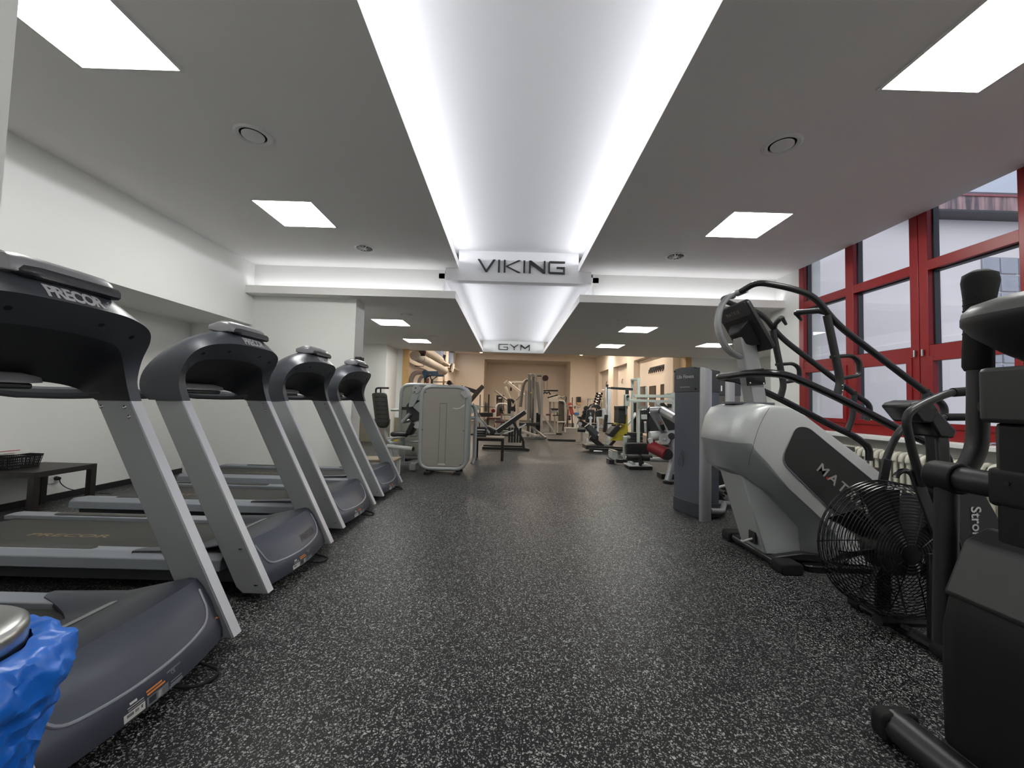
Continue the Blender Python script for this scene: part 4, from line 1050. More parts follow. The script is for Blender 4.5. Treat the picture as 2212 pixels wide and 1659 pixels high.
# ribbed back pad machine
T = thing('back_extension_machine', 'machine with a tall black ribbed pad on a grey post beside the last treadmill', 'weight machine', (-2.25, 7.1, 0))
pd = []
for y, k in ((7.03,.80),(7.045,.96),(7.07,1.0),(7.13,1.0),(7.15,.9)):
    pl_ = round_poly([(-2.40,1.28),(-2.19,1.28),(-2.11,.74),(-2.16,.66),(-2.29,.66),(-2.33,.74)], .05, 4)
    pd.append([(-2.26+(a+2.26)*k, y, .97+(b-.97)*k) for a, b in pl_])
pad = part(MB().loft(pd), 'back_pad', mat('dark olive padding', (.040,.040,.034), .55, bump=.2, bscale=300), T, smooth=50)
for i in range(7):
    z = 1.20-i*.075; xo = .012*i
    for a, b in ((-2.37,-2.285),(-2.265,-2.185)): part(MB().box(a+xo*.9,b+xo*.95,7.024,7.034,z-.008,z+.008), 'pad_rib', padblk, pad, bevel=.004)
part(MB().loft([[(a-.05, yy, b) for a, b in round_poly([(-2.40,1.27),(-2.30,1.28),(-2.22,.72),(-2.30,.68)], .04, 3)] for yy in (7.10,7.16)]), 'pad_side', mat('green edge', (.05,.07,.035), .5), pad)
part(MB().tube(rounded_path([(-2.39,7.15,1.24),(-2.39,7.13,1.36),(-2.30,7.10,1.365),(-2.14,7.06,1.365)], [0,.05,.04,0], 4), .017, 8), 'top_handle', blackm, T, smooth=60)
part(MB().tube([(-2.30,7.12,1.26),(-2.30,7.12,1.365)], .014, 8), 'handle_stem', blackm, T)
part(MB().tube(smooth_path([(-2.20,7.15,.72),(-2.185,7.15,.55),(-2.13,7.13,.44),(-2.03,7.1,.33),(-1.98,7.08,.10)], 5), .035, 10), 'pad_post', mgrey, T, smooth=60)
part(MB().tube([(-2.3,7.05,.09),(-1.9,7.05,.09)], .03, 10), 'base_tube', mgrey, T)
part(MB().tube([(-2.1,6.95,.04),(-2.1,7.4,.04)], .03, 10), 'base_tube', mgrey, T)
# ================================================================ bench, crate, leg press by the aisle
T = thing('bench', 'low dark bench with a grey-brown top in front of the leg press', 'bench', (-.38, 8.2, 0))
MB().box(-.30,.30,-.22,.22,.435,.462).build('bench_top', mat('worn bench top', (.20,.165,.13), .6, var=.2, vscale=8), T, bevel=.003)
MB().box(-.28,.28,-.20,.20,.385,.435).build('apron', darkw, T)
for sx in (-1, 1):
    for sy in (-1, 1): MB().cbox((sx*.268,sy*.19,.2), (.055,.055,.40)).build('leg', darkw, T, bevel=.002)
T = thing('crate', 'small black slatted crate standing on the low bench', 'crate', (-.56, 8.2, .462))
b = MB()
for z in (.0,.05,.10,.15):
    b.box(-.105,.105,-.14,-.13,z,z+.032); b.box(-.105,.105,.13,.14,z,z+.032); b.box(-.105,-.095,-.13,.13,z,z+.032); b.box(.095,.105,-.13,.13,z,z+.032)
for sx in (-.1,.1):
    for sy in (-.135,.135): b.cbox((sx,sy,.09),(.02,.02,.18))
b.box(-.1,.1,-.13,.13,0,.01); b.build('crate_shell', black, T)
MB().box(-.085,.085,-.11,.11,.02,.13).build('folded_cloth', lightm, T, bevel=.01)
T = thing('leg_press', 'black inclined leg press with white-edged backrest by the aisle', 'leg press', (-.1, 9.9, 0))
part(MB().bar((-.27,9.9,.45),(.40,9.9,.95), .50, .11, (-.5,0,.7)), 'backrest', padblk, T, bevel=.02)
part(MB().bar((-.30,9.64,.50),(.37,9.64,.995), .012, .02, (-.5,0,.7)), 'piping', white, T)
part(MB().bar((-.55,9.9,.52),(-.32,9.9,.42), .46, .15, (.4,0,1)), 'seat_pad', padblk, T, bevel=.03)
for y in (9.68, 10.12):
    part(MB().bar((-.45,y,.42),(-.78,y,.78), .05, .05), 'guide_rail', mgrey, T); part(MB().bar((-.40,y,.40),(-.98,y,1.12), .02, .02), 'guide_rod', steel, T)
    part(MB().bar((-.62,y,.05),(.42,y,.05), .07, .07), 'base_beam', blackm, T, bevel=.006)
    part(MB().bar((.10,y,.72),(.37,y,.22), .05, .06), 'support_strut', blackm, T); part(MB().bar((.37,y,.24),(.38,y,.06), .06, .05, (1,0,0)), 'support_post', blackm, T)
part(MB().prism([(-1.16,1.55),(-.80,1.45),(-.67,1.57),(-.64,1.53),(-.95,1.14),(-1.0,1.14),(-.86,1.36),(-1.17,1.50)], 9.62, 10.18, 'y'), 'foot_plate', blackm, T, bevel=.008)
part(MB().prism([(-.80,1.45),(-.67,1.58),(-.63,1.54),(-.94,1.14),(-.99,1.15)], 9.58, 9.62, 'y'), 'plate_side', mat('brown plate', (.06,.03,.02), .5), T)
for x, z in ((-1.11,1.52),(-1.02,1.44)): part(MB().cyl((x,9.60,z),(x,9.62,z), .022, n=12), 'roller', white, T)
part(MB().prism([(-.98,1.12),(-.66,1.06),(-.72,.98),(-.92,.86)], 9.66, 9.70, 'y'), 'carriage_plate', shr2, T, bevel=.01)
for k in range(5): part(MB().rbox(.0+k*.066,.052+k*.066,9.66,9.72,.20,.56,.012,'z'), 'weight_plate', blackm, T, bevel=.006)
for k in range(2): part(MB().bar((-.10+k*.34,9.62,.42+.13*k),(.12+k*.30,9.62,.50+.16*k), .03, .03), 'handle', lightm, T)
part(MB().bar((.42,9.9,.05),(.52,9.9,.03), .5, .05), 'rear_foot', blackm, T)
# ================================================================ helpers for machines
class Mach:
    def __init__(s, name, label, cat, loc, group=None): s.o = thing(name, label, cat, loc, group=group)
    def t(s, n, pts, r, m, rd=0, seg=10, par=None, **k):
        P = rounded_path(pts, rd, 4) if rd else pts
        return part(MB().tube(P, r, seg), n, m, par or s.o, smooth=60, **k)
    def b(s, n, p0, p1, w, h, m, up=(0,0,1), bev=.005, par=None, **k): return part(MB().bar(p0, p1, w, h, up), n, m, par or s.o, bevel=bev, **k)
    def q(s, n, pts, y0, y1, m, bev=.006, rd=0, par=None, **k):
        p = [(a[0], a[-1]) for a in pts]
        if rd: p = round_poly(p, rd, 4)
        return part(MB().prism(p, y0, y1, 'y'), n, m, par or s.o, bevel=bev, **k)
    def x(s, n, x0, x1, y0, y1, z0, z1, m, bev=.005, par=None, **k): return part(MB().box(x0,x1,y0,y1,z0,z1), n, m, par or s.o, bevel=bev, **k)
    def c(s, n, p0, p1, r, m, seg=18, par=None, bev=.004, **k): return part(MB().cyl(p0, p1, r, n=seg), n, m, par or s.o, bevel=bev, **k)
lg = mat('pale green grey frame', (.46,.51,.47), .4, spec=.4)
slv = mat('silver tube', (.36,.37,.39), .3, metal=.5)
lf_h = mat('tower header grey', (.055,.058,.065), .4)
lf_p = mat('tower smoked panel', (.105,.115,.138), .22, spec=.5)
# ================================================================ two weight towers by the stair climber
def tower(label, dx, dy, panel, with_text):
    T = Mach('weight_tower', label, 'weight tower', (2.15+dx, 4.45+dy, 0))
    def poly(pts): return [(a+dx, b+dy) for a, b in pts]
    base = [(1.93,4.66),(1.955,4.52),(2.0,4.37),(2.05,4.245),(2.30,4.33),(2.22,4.70)]
    part(MB().prism(poly(base), .0, .15, 'z'), 'base', lf_h, T.o, bevel=.006)
    pn = part(MB().prism(poly([(1.938,4.655),(1.962,4.52),(2.005,4.37),(2.05,4.25),(2.29,4.33),(2.21,4.69)]), .15, 1.345, 'z'), 'smoked_panel', panel, T.o, bevel=.003)
    hd_ = MB(); p = poly(base); n = len(p); tops = [1.615,1.625,1.622,1.605,1.58,1.60]
    vs = [(a, b, 1.345) for a, b in p]+[(a, b, z) for (a, b), z in zip(p, tops)]
    hd_.add(vs, [tuple(range(n)), tuple(range(2*n-1, n-1, -1))]+[(i, i+n, (i+1) % n+n, (i+1) % n) for i in range(n)])
    hdr = part(hd_, 'header', lf_h, T.o, bevel=.005)
    for cx, cy, top in ((2.075,4.195,1.58),):
        rings = []
        for z, k in ((0,1),(top-.01,1),(top,.97)):
            rings.append([(cx+dx+(.078*math.cos(2*PI*i/24)*math.cos(.5)-.045*math.sin(2*PI*i/24)*math.sin(.5))*k, cy+dy+(.078*math.cos(2*PI*i/24)*math.sin(.5)+.045*math.sin(2*PI*i/24)*math.cos(.5))*k, z+(-.02*math.cos(2*PI*i/24) if z > .1 else 0)) for i in range(24)])
        part(MB().loft(rings), 'column', silver, T.o, smooth=50)
    fd = V((.05,-.14,0)).normalized()
    if with_text:
        M = frameM((1.973+dx,4.445+dy,1.515), (.14,-.42,0), (0,0,1)); M.translation = V(M.translation)+V((-.42,-.14,0)).normalized()*.010
        wtext('Life Fitness', .058, M, tm_text, hdr, depth=.001, offset=.0005, label='pale lettering')
        b = MB()
        for k in range(9): b.box(-.075+k*.017, -.075+k*.017+.011, -.004, .004, 0, .001, M @ Matrix.Translation((0,-.115,0)))
        part(b, 'printed_line', tm_text, hdr)
        for u, v in ((-.17,.07),(.15,.09),(.15,-.14)):
            p0 = M @ V((u,v,-.01)); p1 = M @ V((u,v,.003)); part(MB().cyl(p0, p1, .009, n=10), 'screw', hole, hdr)
        e = [M @ V((.07+.05*math.cos(2*PI*i/24)-.13, -.92+.10*math.sin(2*PI*i/24), -.004)) for i in range(25)]
        part(MB().tube(e, .0022, 5), 'etched_oval', lf_h, pn)
        for a in (((-.10,-.98),(-.06,-.84)),((-.06,-.84),(-.03,-.98)),((-.09,-.90),(-.03,-.89)),((-.06,-.84),(-.06,-1.0))):
            part(MB().tube([M @ V((*a[0],-.004)), M @ V((*a[1],-.004))], .0022, 5), 'etched_line', lf_h, pn)
    return T
T = tower('tall silver and smoked-grey weight tower with printed header, beside the stair climber nose', 0, 0, lf_p, True)
# floor frame of the machine this tower belongs to, going behind the stair climber
T.t('floor_loop', [(2.155,4.250,0.087),(2.312,4.300,0.072),(2.464,4.550,0.085),(2.460,4.600,0.096),(2.282,4.500,0.105)], .03, slv, .05)
T.t('floor_tube', [(2.313,4.550,0.105),(2.742,4.750,0.041)], .032, slv)
T.t('link_tube', [(2.350,4.600,0.249),(2.650,4.800,0.258)], .016, lightm)
T.b('foot_plate', (2.350,4.600,0.237), (2.472,4.600,0.180), .12, .03, blackm)
T.b('foot_plate', (2.540,4.750,0.197), (2.679,4.750,0.151), .14, .03, blackm)
T.q('plate_holder', [(2.576,4.700,0.160),(2.670,4.700,0.175),(2.676,4.700,0.101),(2.595,4.700,0.087)], 4.66, 4.80, slv, rd=.012)
T2 = tower('second weight tower, dark header, standing behind the silver one', .84, 1.05, mat('tower taupe panel', (.16,.145,.13), .3), False)
T2.q('white_tag', [(2.731,5.350,1.464),(2.747,5.350,1.465),(2.747,5.350,1.393),(2.731,5.350,1.392)], 5.12, 5.13, white)
T2.t('seat_roll', [(2.709,5.200,0.856),(2.493,4.950,0.725)], .09, padred, seg=14)
T2.x('seat_block', 2.55, 2.95, 4.95, 5.12, .12, .62, blackm)
T2.c('knob', (2.826,5.100,1.183), (2.849,5.100,1.183), .025, black)
T2.t('seat_post', [(2.7,5.05,.0),(2.7,5.05,.14)], .04, blackm)
# ================================================================ leg machine with red roller pad
R = Mach('leg_curl_machine', 'silver round-tube leg machine with a red roller pad, beside the silver weight tower', 'leg machine', (2.6, 6.3, 0))
R.t('main_tube', [(2.229,6.300,1.099),(2.404,6.250,1.108)], .062, slv, seg=16)
R.t('arm_tube', [(2.397,6.200,1.103),(2.410,5.700,1.002)], .075, slv, seg=16)
R.c('end_cap', (2.367,6.140,1.104), (2.390,6.200,1.103), .058, black)
R.t('diagonal_tube', [(2.262,6.300,1.094),(2.463,6.300,0.758),(2.491,6.300,0.766)], .05, slv, seg=14)
R.t('diagonal_tube', [(2.390,6.400,1.056),(2.550,6.400,0.765)], .025, slv)
R.q('orange_tag', [(2.365,6.220,0.937),(2.389,6.220,0.938),(2.389,6.220,0.897),(2.366,6.220,0.896)], 6.225, 6.232, st_org, .001)
R.b('black_sleeve', (2.397,6.240,0.890), (2.427,6.240,0.809), .06, .05, black)
R.t('cross_tube', [(2.214,6.250,0.704),(2.372,6.250,0.717)], .075, lightm, seg=14)
R.t('cross_tube', [(2.391,6.300,0.721),(2.634,6.300,0.753)], .055, slv, seg=14)
R.c('index_disc', (2.401,6.130,0.676), (2.420,6.180,0.672), .085, lightm, 28)
R.c('disc_hub', (2.393,6.110,0.677), (2.401,6.130,0.676), .025, steel)
R.c('end_cap', (2.489,6.080,0.726), (2.538,6.200,0.717), .052, black)
R.b('roller_link', (2.197,6.200,0.675), (2.240,6.200,0.529), .05, .06, lightm, (1,0,0))
R.t('roller_pad', [(2.233,6.250,0.548),(2.384,6.000,0.461)], .092, padred, seg=20)
R.c('roller_end', (2.387,6.020,0.460), (2.380,5.970,0.460), .085, black, 20)
R.t('support_leg', [(2.531,6.250,0.704),(2.587,6.200,0.448),(2.464,6.150,0.039)], .05, slv, .08, 14)
R.c('foot_pad', [*(2.481,6.150,-0.001)[:2],.0], [*(2.481,6.150,-0.001)[:2],.045], .085, blackm, 18)
R.t('floor_bar', [(2.351,6.600,0.289),(2.696,6.500,0.301)], .03, slv)
R.c('weight_disc', (2.618,6.750,0.880), (2.599,6.700,0.882), .24, blackm, 32)
R.x('rear_base', 2.5, 3.3, 6.5, 6.7, .0, .08, blackm)
R.b('rear_post', [2.95,6.6,.06], [2.95,6.6,.85], .08, .08, slv, (1,0,0))
# ================================================================ sissy squat bench on the floor
S_ = Mach('sissy_squat_bench', 'low squat bench with black calf pad and two foot rollers on the aisle floor', 'exercise bench', (2.35, 7.6, 0))
p = (2.391,8.022,0.000)
S_.q('foot_board', [(2.229,7.350,0.057),(2.660,7.350,0.068),(2.660,7.350,0.015),(2.230,7.350,0.004)], 7.33, 7.40, blackm)
S_.q('tread_plate', [(2.254,7.600,0.062),(2.688,7.600,0.073),(2.689,7.600,0.054),(2.254,7.600,0.043)], 7.40, 7.80, lightm)
S_.c('foot_roller', (2.233,7.500,0.197), (2.442,7.500,0.202), .062, padblk, 20); S_.c('foot_roller', (2.503,7.500,0.204), (2.696,7.500,0.203), .062, padblk, 20)
S_.c('roller_axle', (2.211,7.500,0.198), (2.707,7.500,0.204), .02, steel, 12)
S_.b('roller_post', (2.463,7.420,0.004), (2.464,7.450,0.248), .055, .05, blackm, (1,0,0))
S_.c('knob', (2.492,7.400,0.126), (2.526,7.500,0.112), .03, black)
S_.q('calf_pad', [(2.281,7.750,0.451),(2.708,7.750,0.462),(2.728,7.750,0.214),(2.290,7.750,0.208)], 7.70, 7.82, padblk, .02, .05)
S_.b('upright', (2.312,7.900,0.126), (2.306,7.900,0.557), .085, .06, lg, (1,0,0)); S_.b('cross_bar', (2.283,7.920,0.543), (2.417,7.920,0.547), .05, .05, lg)
S_.b('base_beam', (2.145,7.900,0.075), (2.574,7.900,0.075), .07, .07, blackm)
S_.b('base_beam', (2.388,7.900,0.070), (2.367,7.500,0.075), .06, .05, lg)
S_.q('side_box', [(2.069,8.000,0.251),(2.187,8.000,0.254),(2.190,8.000,0.039),(2.072,8.000,0.105)], 7.95, 8.25, lg); S_.q('side_box_top', [(2.083,8.100,0.274),(2.204,8.000,0.254),(2.205,8.000,0.237),(2.083,8.100,0.251)], 7.94, 8.26, mat('tan pad', (.30,.25,.20), .6))
S_.x('side_foot', 2.02, 2.12, 7.95, 8.2, 0, .09, blackm)
# ================================================================ pale green-grey rack
K = Mach('weight_rack_frame', 'pale green-grey square-tube rack frame with two long horizontal rails', 'rack', (3.0, 8.7, 0))
def kz(p): return [p[0], p[1], 0.0]
K.b('upright', kz((2.805,8.600,0.590)), (2.789,8.600,1.756), .058, .055, lg, (1,0,0)); K.b('upright', kz((2.794,9.000,0.609)), (2.778,9.000,1.753), .05, .05, lg, (1,0,0))
K.b('top_beam', (2.761,9.000,1.757), (2.810,8.600,1.751), .05, .05, lg)
K.b('horizontal_rail', (2.677,8.550,1.381), (3.603,8.550,1.398), .05, .062, lg); K.b('horizontal_rail', (2.557,8.500,1.284), (3.526,8.500,1.278), .05, .055, lg)
K.b('short_post', (2.968,8.600,1.113), (2.962,8.600,1.585), .04, .04, lg, (1,0,0)); K.b('short_beam', (2.818,8.600,1.133), (2.981,8.600,1.137), .05, .05, lg)
K.b('upright', kz((3.544,8.500,0.665)), (3.538,8.500,1.355), .055, .055, lg, (1,0,0))
K.b('pivot_housing', (2.511,8.500,1.158), (2.511,8.500,1.408), .11, .10, lg, (1,0,0)); K.c('knob', (2.502,8.400,1.366), (2.517,8.450,1.367), .03, black); K.b('pivot_stem', (2.517,8.500,1.408), (2.515,8.500,1.521), .06, .06, blackm, (1,0,0))
K.b('lever_bar', (2.134,8.600,1.542), (2.191,8.600,1.539), .04, .03, blackm); K.b('lever_bar', (2.191,8.600,1.541), (2.666,8.600,1.524), .04, .05, blackm)
K.b('lower_post', (2.524,8.550,0.972), (2.521,8.550,1.158), .035, .035, mgrey, (1,0,0))
K.b('floor_beam', [2.5,8.6,.04], [4.2,8.6,.04], .06, .06, lg); K.b('floor_beam', [2.62,8.2,.04], [2.62,9.2,.04], .06, .06, lg)
for k in range(6): K.x('weight_plate', 2.66, 2.95, 8.75, 8.95, .08+k*.085, .155+k*.085, blackm)
K2 = Mach('weight_rack_frame', 'tall white twin-post column standing behind the yellow machine', 'rack', (2.85, 10.75, 0))
K2.b('upright', kz((2.695,10.700,0.786)), (2.681,10.700,1.595), .075, .08, lightm, (1,0,0)); K2.b('slim_post', kz((2.641,10.800,0.780)), (2.626,10.800,1.710), .018, .03, lightm, (1,0,0)); K2.b('slim_post', (2.667,10.800,1.189), (2.658,10.800,1.711), .018, .03, blackm, (1,0,0))
K2.b('cap', (2.612,10.800,1.694), (2.679,10.800,1.696), .05, .06, blackm); K2.b('side_arm', (2.497,10.800,1.573), (2.640,10.800,1.582), .012, .012, steel)
K2.b('base', [2.6,10.75,.03], [3.1,10.75,.03], .08, .06, lightm); K2.b('weight_guard', (2.574,10.700,0.440), (2.617,10.700,0.905), .09, .08, blackm, (1,0,0))
# ================================================================ yellow lever machine
ylw = mat('yellow machine paint', (.55,.46,.035), .4, spec=.5)
Y = Mach('lever_row_machine', 'bright yellow plate machine with black seat and backrest pads', 'weight machine', (2.3, 10.0, 0))
Y.q('yellow_frame', [(2.553,10.000,0.287),(2.884,10.000,0.293),(2.890,10.000,0.384),(2.992,10.000,0.408),(2.974,10.000,0.671),(2.962,10.000,0.957),(2.887,10.000,1.065),(2.890,10.000,0.676),(2.827,10.000,0.645)], 9.94, 10.06, ylw, .008)
Y.b('handle_arm', (2.629,9.950,0.709), (2.907,9.950,0.672), .05, .05, ylw); Y.b('handle_arm', (2.411,9.900,0.716), (2.608,9.900,0.711), .035, .035, black)
Y.b('handle_arm', (2.532,9.800,0.678), (2.734,9.800,0.677), .04, .04, black)
Y.q('back_pad', [(2.688,9.950,1.105),(2.879,9.950,1.117),(2.874,9.950,0.723),(2.687,9.950,0.725)], 9.75, 10.2, mat('dark green vinyl', (.022,.028,.026), .5), .02, .03)
Y.b('head_pad', (2.667,9.900,1.112), (2.886,9.900,1.125), .45, .07, padblk)
Y.b('seat_pad', (2.494,9.950,0.414), (2.702,9.950,0.667), .42, .13, padblk, (-.6,0,.7), .02)
Y.c('weight_horn', (2.882,9.800,0.437), (2.923,9.940,0.426), .04, black)
for p in ((2.640,9.920,0.399), (2.786,9.920,0.429)): Y.c('bolt', p, (p[0],p[1]+.03,p[2]), .018, steel)
Y.b('base_beam', (1.903,10.000,0.124), (2.886,10.000,0.106), .5, .09, blackm); Y.b('base_beam', (1.955,9.600,0.093), (2.772,9.600,0.101), .07, .07, blackm)
Y.b('inclined_arm', (2.334,9.900,0.132), (2.024,9.900,0.369), .16, .12, blackm); Y.b('inclined_arm', (2.155,9.900,0.373), (1.932,9.900,0.649), .14, .13, black); Y.b('inclined_arm', (2.201,9.850,0.436), (1.966,9.850,0.631), .05, .12, lf_h)
Y.c('foot_roller', (1.716,9.900,0.535), (1.905,9.900,0.532), .052, padblk); Y.c('foot_roller', (2.076,10.100,0.560), (2.173,10.100,0.562), .05, padblk)
Y.c('hub', (2.094,9.750,0.363), (2.116,9.850,0.355), .05, blackm); Y.q('white_label', [(1.871,9.720,0.516),(1.950,9.720,0.504),(1.946,9.720,0.454),(1.867,9.720,0.466)], 9.72, 9.73, st_white, .001)
Y.b('support_strut', (2.573,10.100,0.146), (2.690,10.100,0.281), .07, .07, mat('brown strut', (.05,.03,.025), .5)); Y.c('floor_rod', (2.032,9.500,0.065), (2.242,9.500,0.064), .012, steel)
# ================================================================ black upholstered multi machine with white frame
Bm = Mach('pec_deck_machine', 'white-framed machine with a big black backrest seen from behind, left of the white column', 'weight machine', (2.15, 11.3, 0))
Bm.q('back_pad', [(2.196,11.200,1.030),(2.402,11.200,1.035),(2.388,11.200,0.657),(2.158,11.200,0.659)], 11.15, 11.28, padblk, .015, .04)
Bm.b('pad_stem', (2.279,11.100,0.554), (2.275,11.100,0.789), .06, .05, lightm, (1,0,0)); Bm.b('pad_bracket', (2.222,11.100,0.788), (2.328,11.100,0.791), .05, .05, lightm); Bm.b('pad_bracket', (2.275,11.100,0.789), (2.278,11.100,0.842), .07, .05, lightm, (1,0,0)); Bm.b('slot', (2.277,11.120,0.870), (2.276,11.120,0.943), .065, .03, mgrey, (1,0,0))
Bm.t('white_arm', [(2.484,11.200,0.824),(2.491,11.200,0.693),(2.513,11.200,0.587),(2.490,11.200,0.520),(2.510,11.200,0.300)], .038, lightm, .06)
Bm.b('cross_beam', (2.490,11.300,0.799), (2.656,11.300,0.804), .05, .05, lightm); Bm.b('cross_beam', (2.470,11.300,0.538), (2.702,11.300,0.548), .05, .06, lightm); Bm.b('lever', (2.571,11.200,0.600), (2.678,11.200,0.566), .04, .04, lightm)
Bm.t('white_hoop', [(2.758,11.600,0.756),(2.766,11.600,1.004),(2.731,11.600,1.054)], .055, lightm, .08)
Bm.b('seat', (2.320,11.200,0.544), (2.440,11.200,0.548), .4, .06, padblk)
Bm.q('black_shroud', [(2.540,11.700,0.978),(2.729,11.700,1.035),(2.758,11.700,0.864),(2.733,11.700,0.812),(2.552,11.700,0.807)], 11.65, 11.85, black, .01)
Bm.t('black_hoop', [(2.376,11.900,1.056),(2.405,11.900,1.136),(2.475,11.900,1.173),(2.554,11.900,1.149),(2.591,11.900,1.080)], .022, blackm, .05); Bm.t('black_hoop', [(2.456,11.800,1.077),(2.498,11.800,1.148),(2.593,11.800,1.164),(2.664,11.800,1.135),(2.700,11.800,1.049)], .03, blackm, .05)
Bm.t('black_arm', [(2.569,11.800,1.063),(2.594,11.800,1.151)], .10, blackm)
for p in ((2.272,11.700,1.052), (2.240,11.700,0.927), (2.216,11.700,0.815)): Bm.c('weight_disc', p, (p[0],p[1]+.1,p[2]), .075, blackm)
Bm.x('weight_stack', 2.38, 2.62, 11.6, 11.8, .1, .62, blackm); Bm.b('base', (2.195,11.200,0.064), (2.820,11.200,0.065), .06, .06, lightm); Bm.b('front_leg', kz((2.196,11.000,0.085)), (2.178,11.000,0.229), .06, .05, lightm, (1,0,0)); Bm.b('front_leg', kz((2.761,11.000,0.100)), (2.757,11.000,0.373), .06, .05, lightm, (1,0,0))
St = Mach('stepper', 'black roller stepper with a chrome wheel on the floor by the yellow machine', 'weight machine', (1.72, 12.6, 0))
St.b('main_beam', (2.204,12.600,0.615), (2.448,12.600,0.493), .25, .16, blackm); St.c('chrome_wheel', (2.230,12.450,0.551), (2.239,12.500,0.548), .065, steel); St.b('pad', (2.227,12.800,0.742), (2.463,12.800,0.739), .3, .06, padblk); St.b('pad_base', (2.256,12.850,0.699), (2.464,12.850,0.695), .2, .06, lightm)
St.b('pad_post', kz((2.354,12.800,0.535)), (2.350,12.800,0.703), .06, .06, mgrey, (1,0,0)); St.b('floor_foot', [1.25,12.6,.03], [2.1,12.6,.03], .3, .06, blackm)
# ladder-shaped black dumbbell stand behind
Ld = Mach('dumbbell_ladder', 'tall leaning black ladder stand of dumbbells against the far wall', 'dumbbell stand', (3.2, 15.0, 0))
Ld.b('side_rail', kz((3.217,15.000,0.656)), (3.345,15.000,1.552), .05, .05, blackm, (1,0,0)); Ld.b('side_rail', kz((3.350,15.100,0.655)), (3.434,15.100,1.557), .05, .05, blackm, (1,0,0))
for (x, z), l in zip(((3.36,1.58),(3.33,1.48),(3.30,1.38),(3.27,1.28),(3.24,1.18)), ('topmost','second from the top','middle one','fourth from the top','lowest visible')):
    D = Mach('dumbbell', 'black dumbbell on the leaning ladder stand, '+l, 'dumbbell', (x, 14.88, z), 'dumbbells on the ladder stand')
    Ld.b('cradle', (x-.03,14.85,z-.026), (x+.03,14.85,z-.026), .05, .014, blackm)
    D.c('handle', (x-.11,14.85,z), (x+.11,14.85,z), .017, steel)
    for k in (-1, 1): D.c('head', (x+k*.05,14.85,z), (x+k*.12,14.85,z), .045, rubber, 14)

# dark sled machines behind the rack
H = Mach('hack_squat_machine', 'tall black sled machine with white slanting rods behind the green-grey rack', 'weight machine', (3.7, 10.6, 0))
H.q('black_panel', [(3.489,10.600,1.052),(3.665,10.600,1.067),(3.673,10.600,0.459),(3.497,10.600,0.454)], 10.5, 10.75, blackm); H.t('black_hoop', [kz((3.890,10.900,0.441)),(3.895,10.900,0.861),(3.842,10.900,1.035),(3.768,10.900,1.115)], .11, blackm, .25, 12)
H.t('white_rod', [(3.138,10.600,0.643),(3.385,10.600,0.939)], .035, lightm); H.t('white_rod', [(3.525,10.600,1.003),(3.605,10.600,1.085)], .035, lightm); H.t('white_rod', [(3.197,10.700,0.739),(3.407,10.700,0.977)], .03, lightm); H.t('white_rod', [(3.362,10.700,1.259),(3.392,10.700,1.290)], .03, lightm)
H.b('pale_box', (3.470,10.400,0.879), (3.593,10.400,0.887), .1, .12, lg); H.b('black_post', kz((3.408,10.800,0.598)), (3.404,10.800,1.260), .09, .08, blackm, (1,0,0)); H.b('grey_rod', (3.574,10.400,0.480), (3.561,10.400,0.734), .05, .05, mgrey, (1,0,0)); H.b('white_clip', (3.531,10.400,0.748), (3.585,10.400,0.750), .05, .04, white); H.b('base', [3.3,10.7,.04], [4.1,10.7,.04], .5, .08, blackm)
W = Mach('chest_press_machine', 'white-framed press machine with black slanted bars behind the leg machine', 'weight machine', (4.75, 11.65, 0))
W.q('white_arm', [(4.239,11.600,1.337),(4.349,11.600,1.351),(4.594,11.600,1.127),(4.561,11.600,1.060),(4.273,11.600,1.228)], 11.55, 11.65, lightm); W.b('black_bar', (4.378,11.500,1.253), (4.521,11.500,1.148), .05, .09, blackm, (0,1,0)); W.b('black_bar', (4.443,11.500,1.277), (4.631,11.500,1.081), .04, .04, blackm, (0,1,0))
W.b('head_roll', (4.595,11.550,1.199), (4.705,11.550,1.191), .1, .11, black); W.b('white_post', kz((4.760,11.700,0.688)), (4.751,11.700,1.573), .3, .1, lightm, (1,0,0)); W.b('pale_top', (4.596,11.700,1.525), (4.896,11.700,1.533), .2, .06, lg); W.b('lower_post', kz((4.354,11.650,0.570)), (4.313,11.650,1.284), .09, .09, lightm, (1,0,0)); W.b('base', [4.4,11.65,.04], [5.1,11.65,.04], .4, .08, blackm)
# ================================================================ far hall: pipes, windows, lamps, screens
pipe_m = mat('pipe lagging', (.50,.46,.41), .75, bump=.4, bscale=20, var=.08, vscale=3)
T = Mach('heating_pipe', 'thick lagged pipe, the lower of two, high along the far hall wall', 'pipe', (-2.92, 14.8, 2.5))
T.t('pipe_body', [(-2.94,12.18,2.52),(-2.90,17.6,2.50)], .15, pipe_m, seg=18); T.t('pipe_elbow', [(-2.90,17.55,2.50),(-2.92,17.85,2.46),(-3.12,18.0,2.44),(-3.30,18.0,2.44)], .15, pipe_m, .2, 18)
for y in (12.9, 13.7, 14.9, 16.3): T.t('joint_band', [(-2.93,y,2.515),(-2.93,y+.05,2.515)], .156, mgrey, seg=18)
T.t('hanger', [(-2.93,13.75,2.50),(-3.0,13.75,2.33),(-3.3,13.75,2.33)], .012, blackm)
T = Mach('heating_pipe', 'second lagged pipe, above and behind the lower one in the far hall', 'pipe', (-3.0, 15.5, 3.0))
T.t('pipe_body', [(-3.08,12.18,3.0),(-3.06,17.4,2.92)], .16, pipe_m, seg=18); T.t('pipe_end', [(-3.06,17.35,2.92),(-3.06,17.6,2.90)], .11, blackm, seg=14)
struct(MB().box(-3.3,-3.02,16.6,20.4,2.90,2.99).box(-3.3,-3.02,21.0,23.7,2.90,2.99), 'trim_4', cream, bevel=.01)
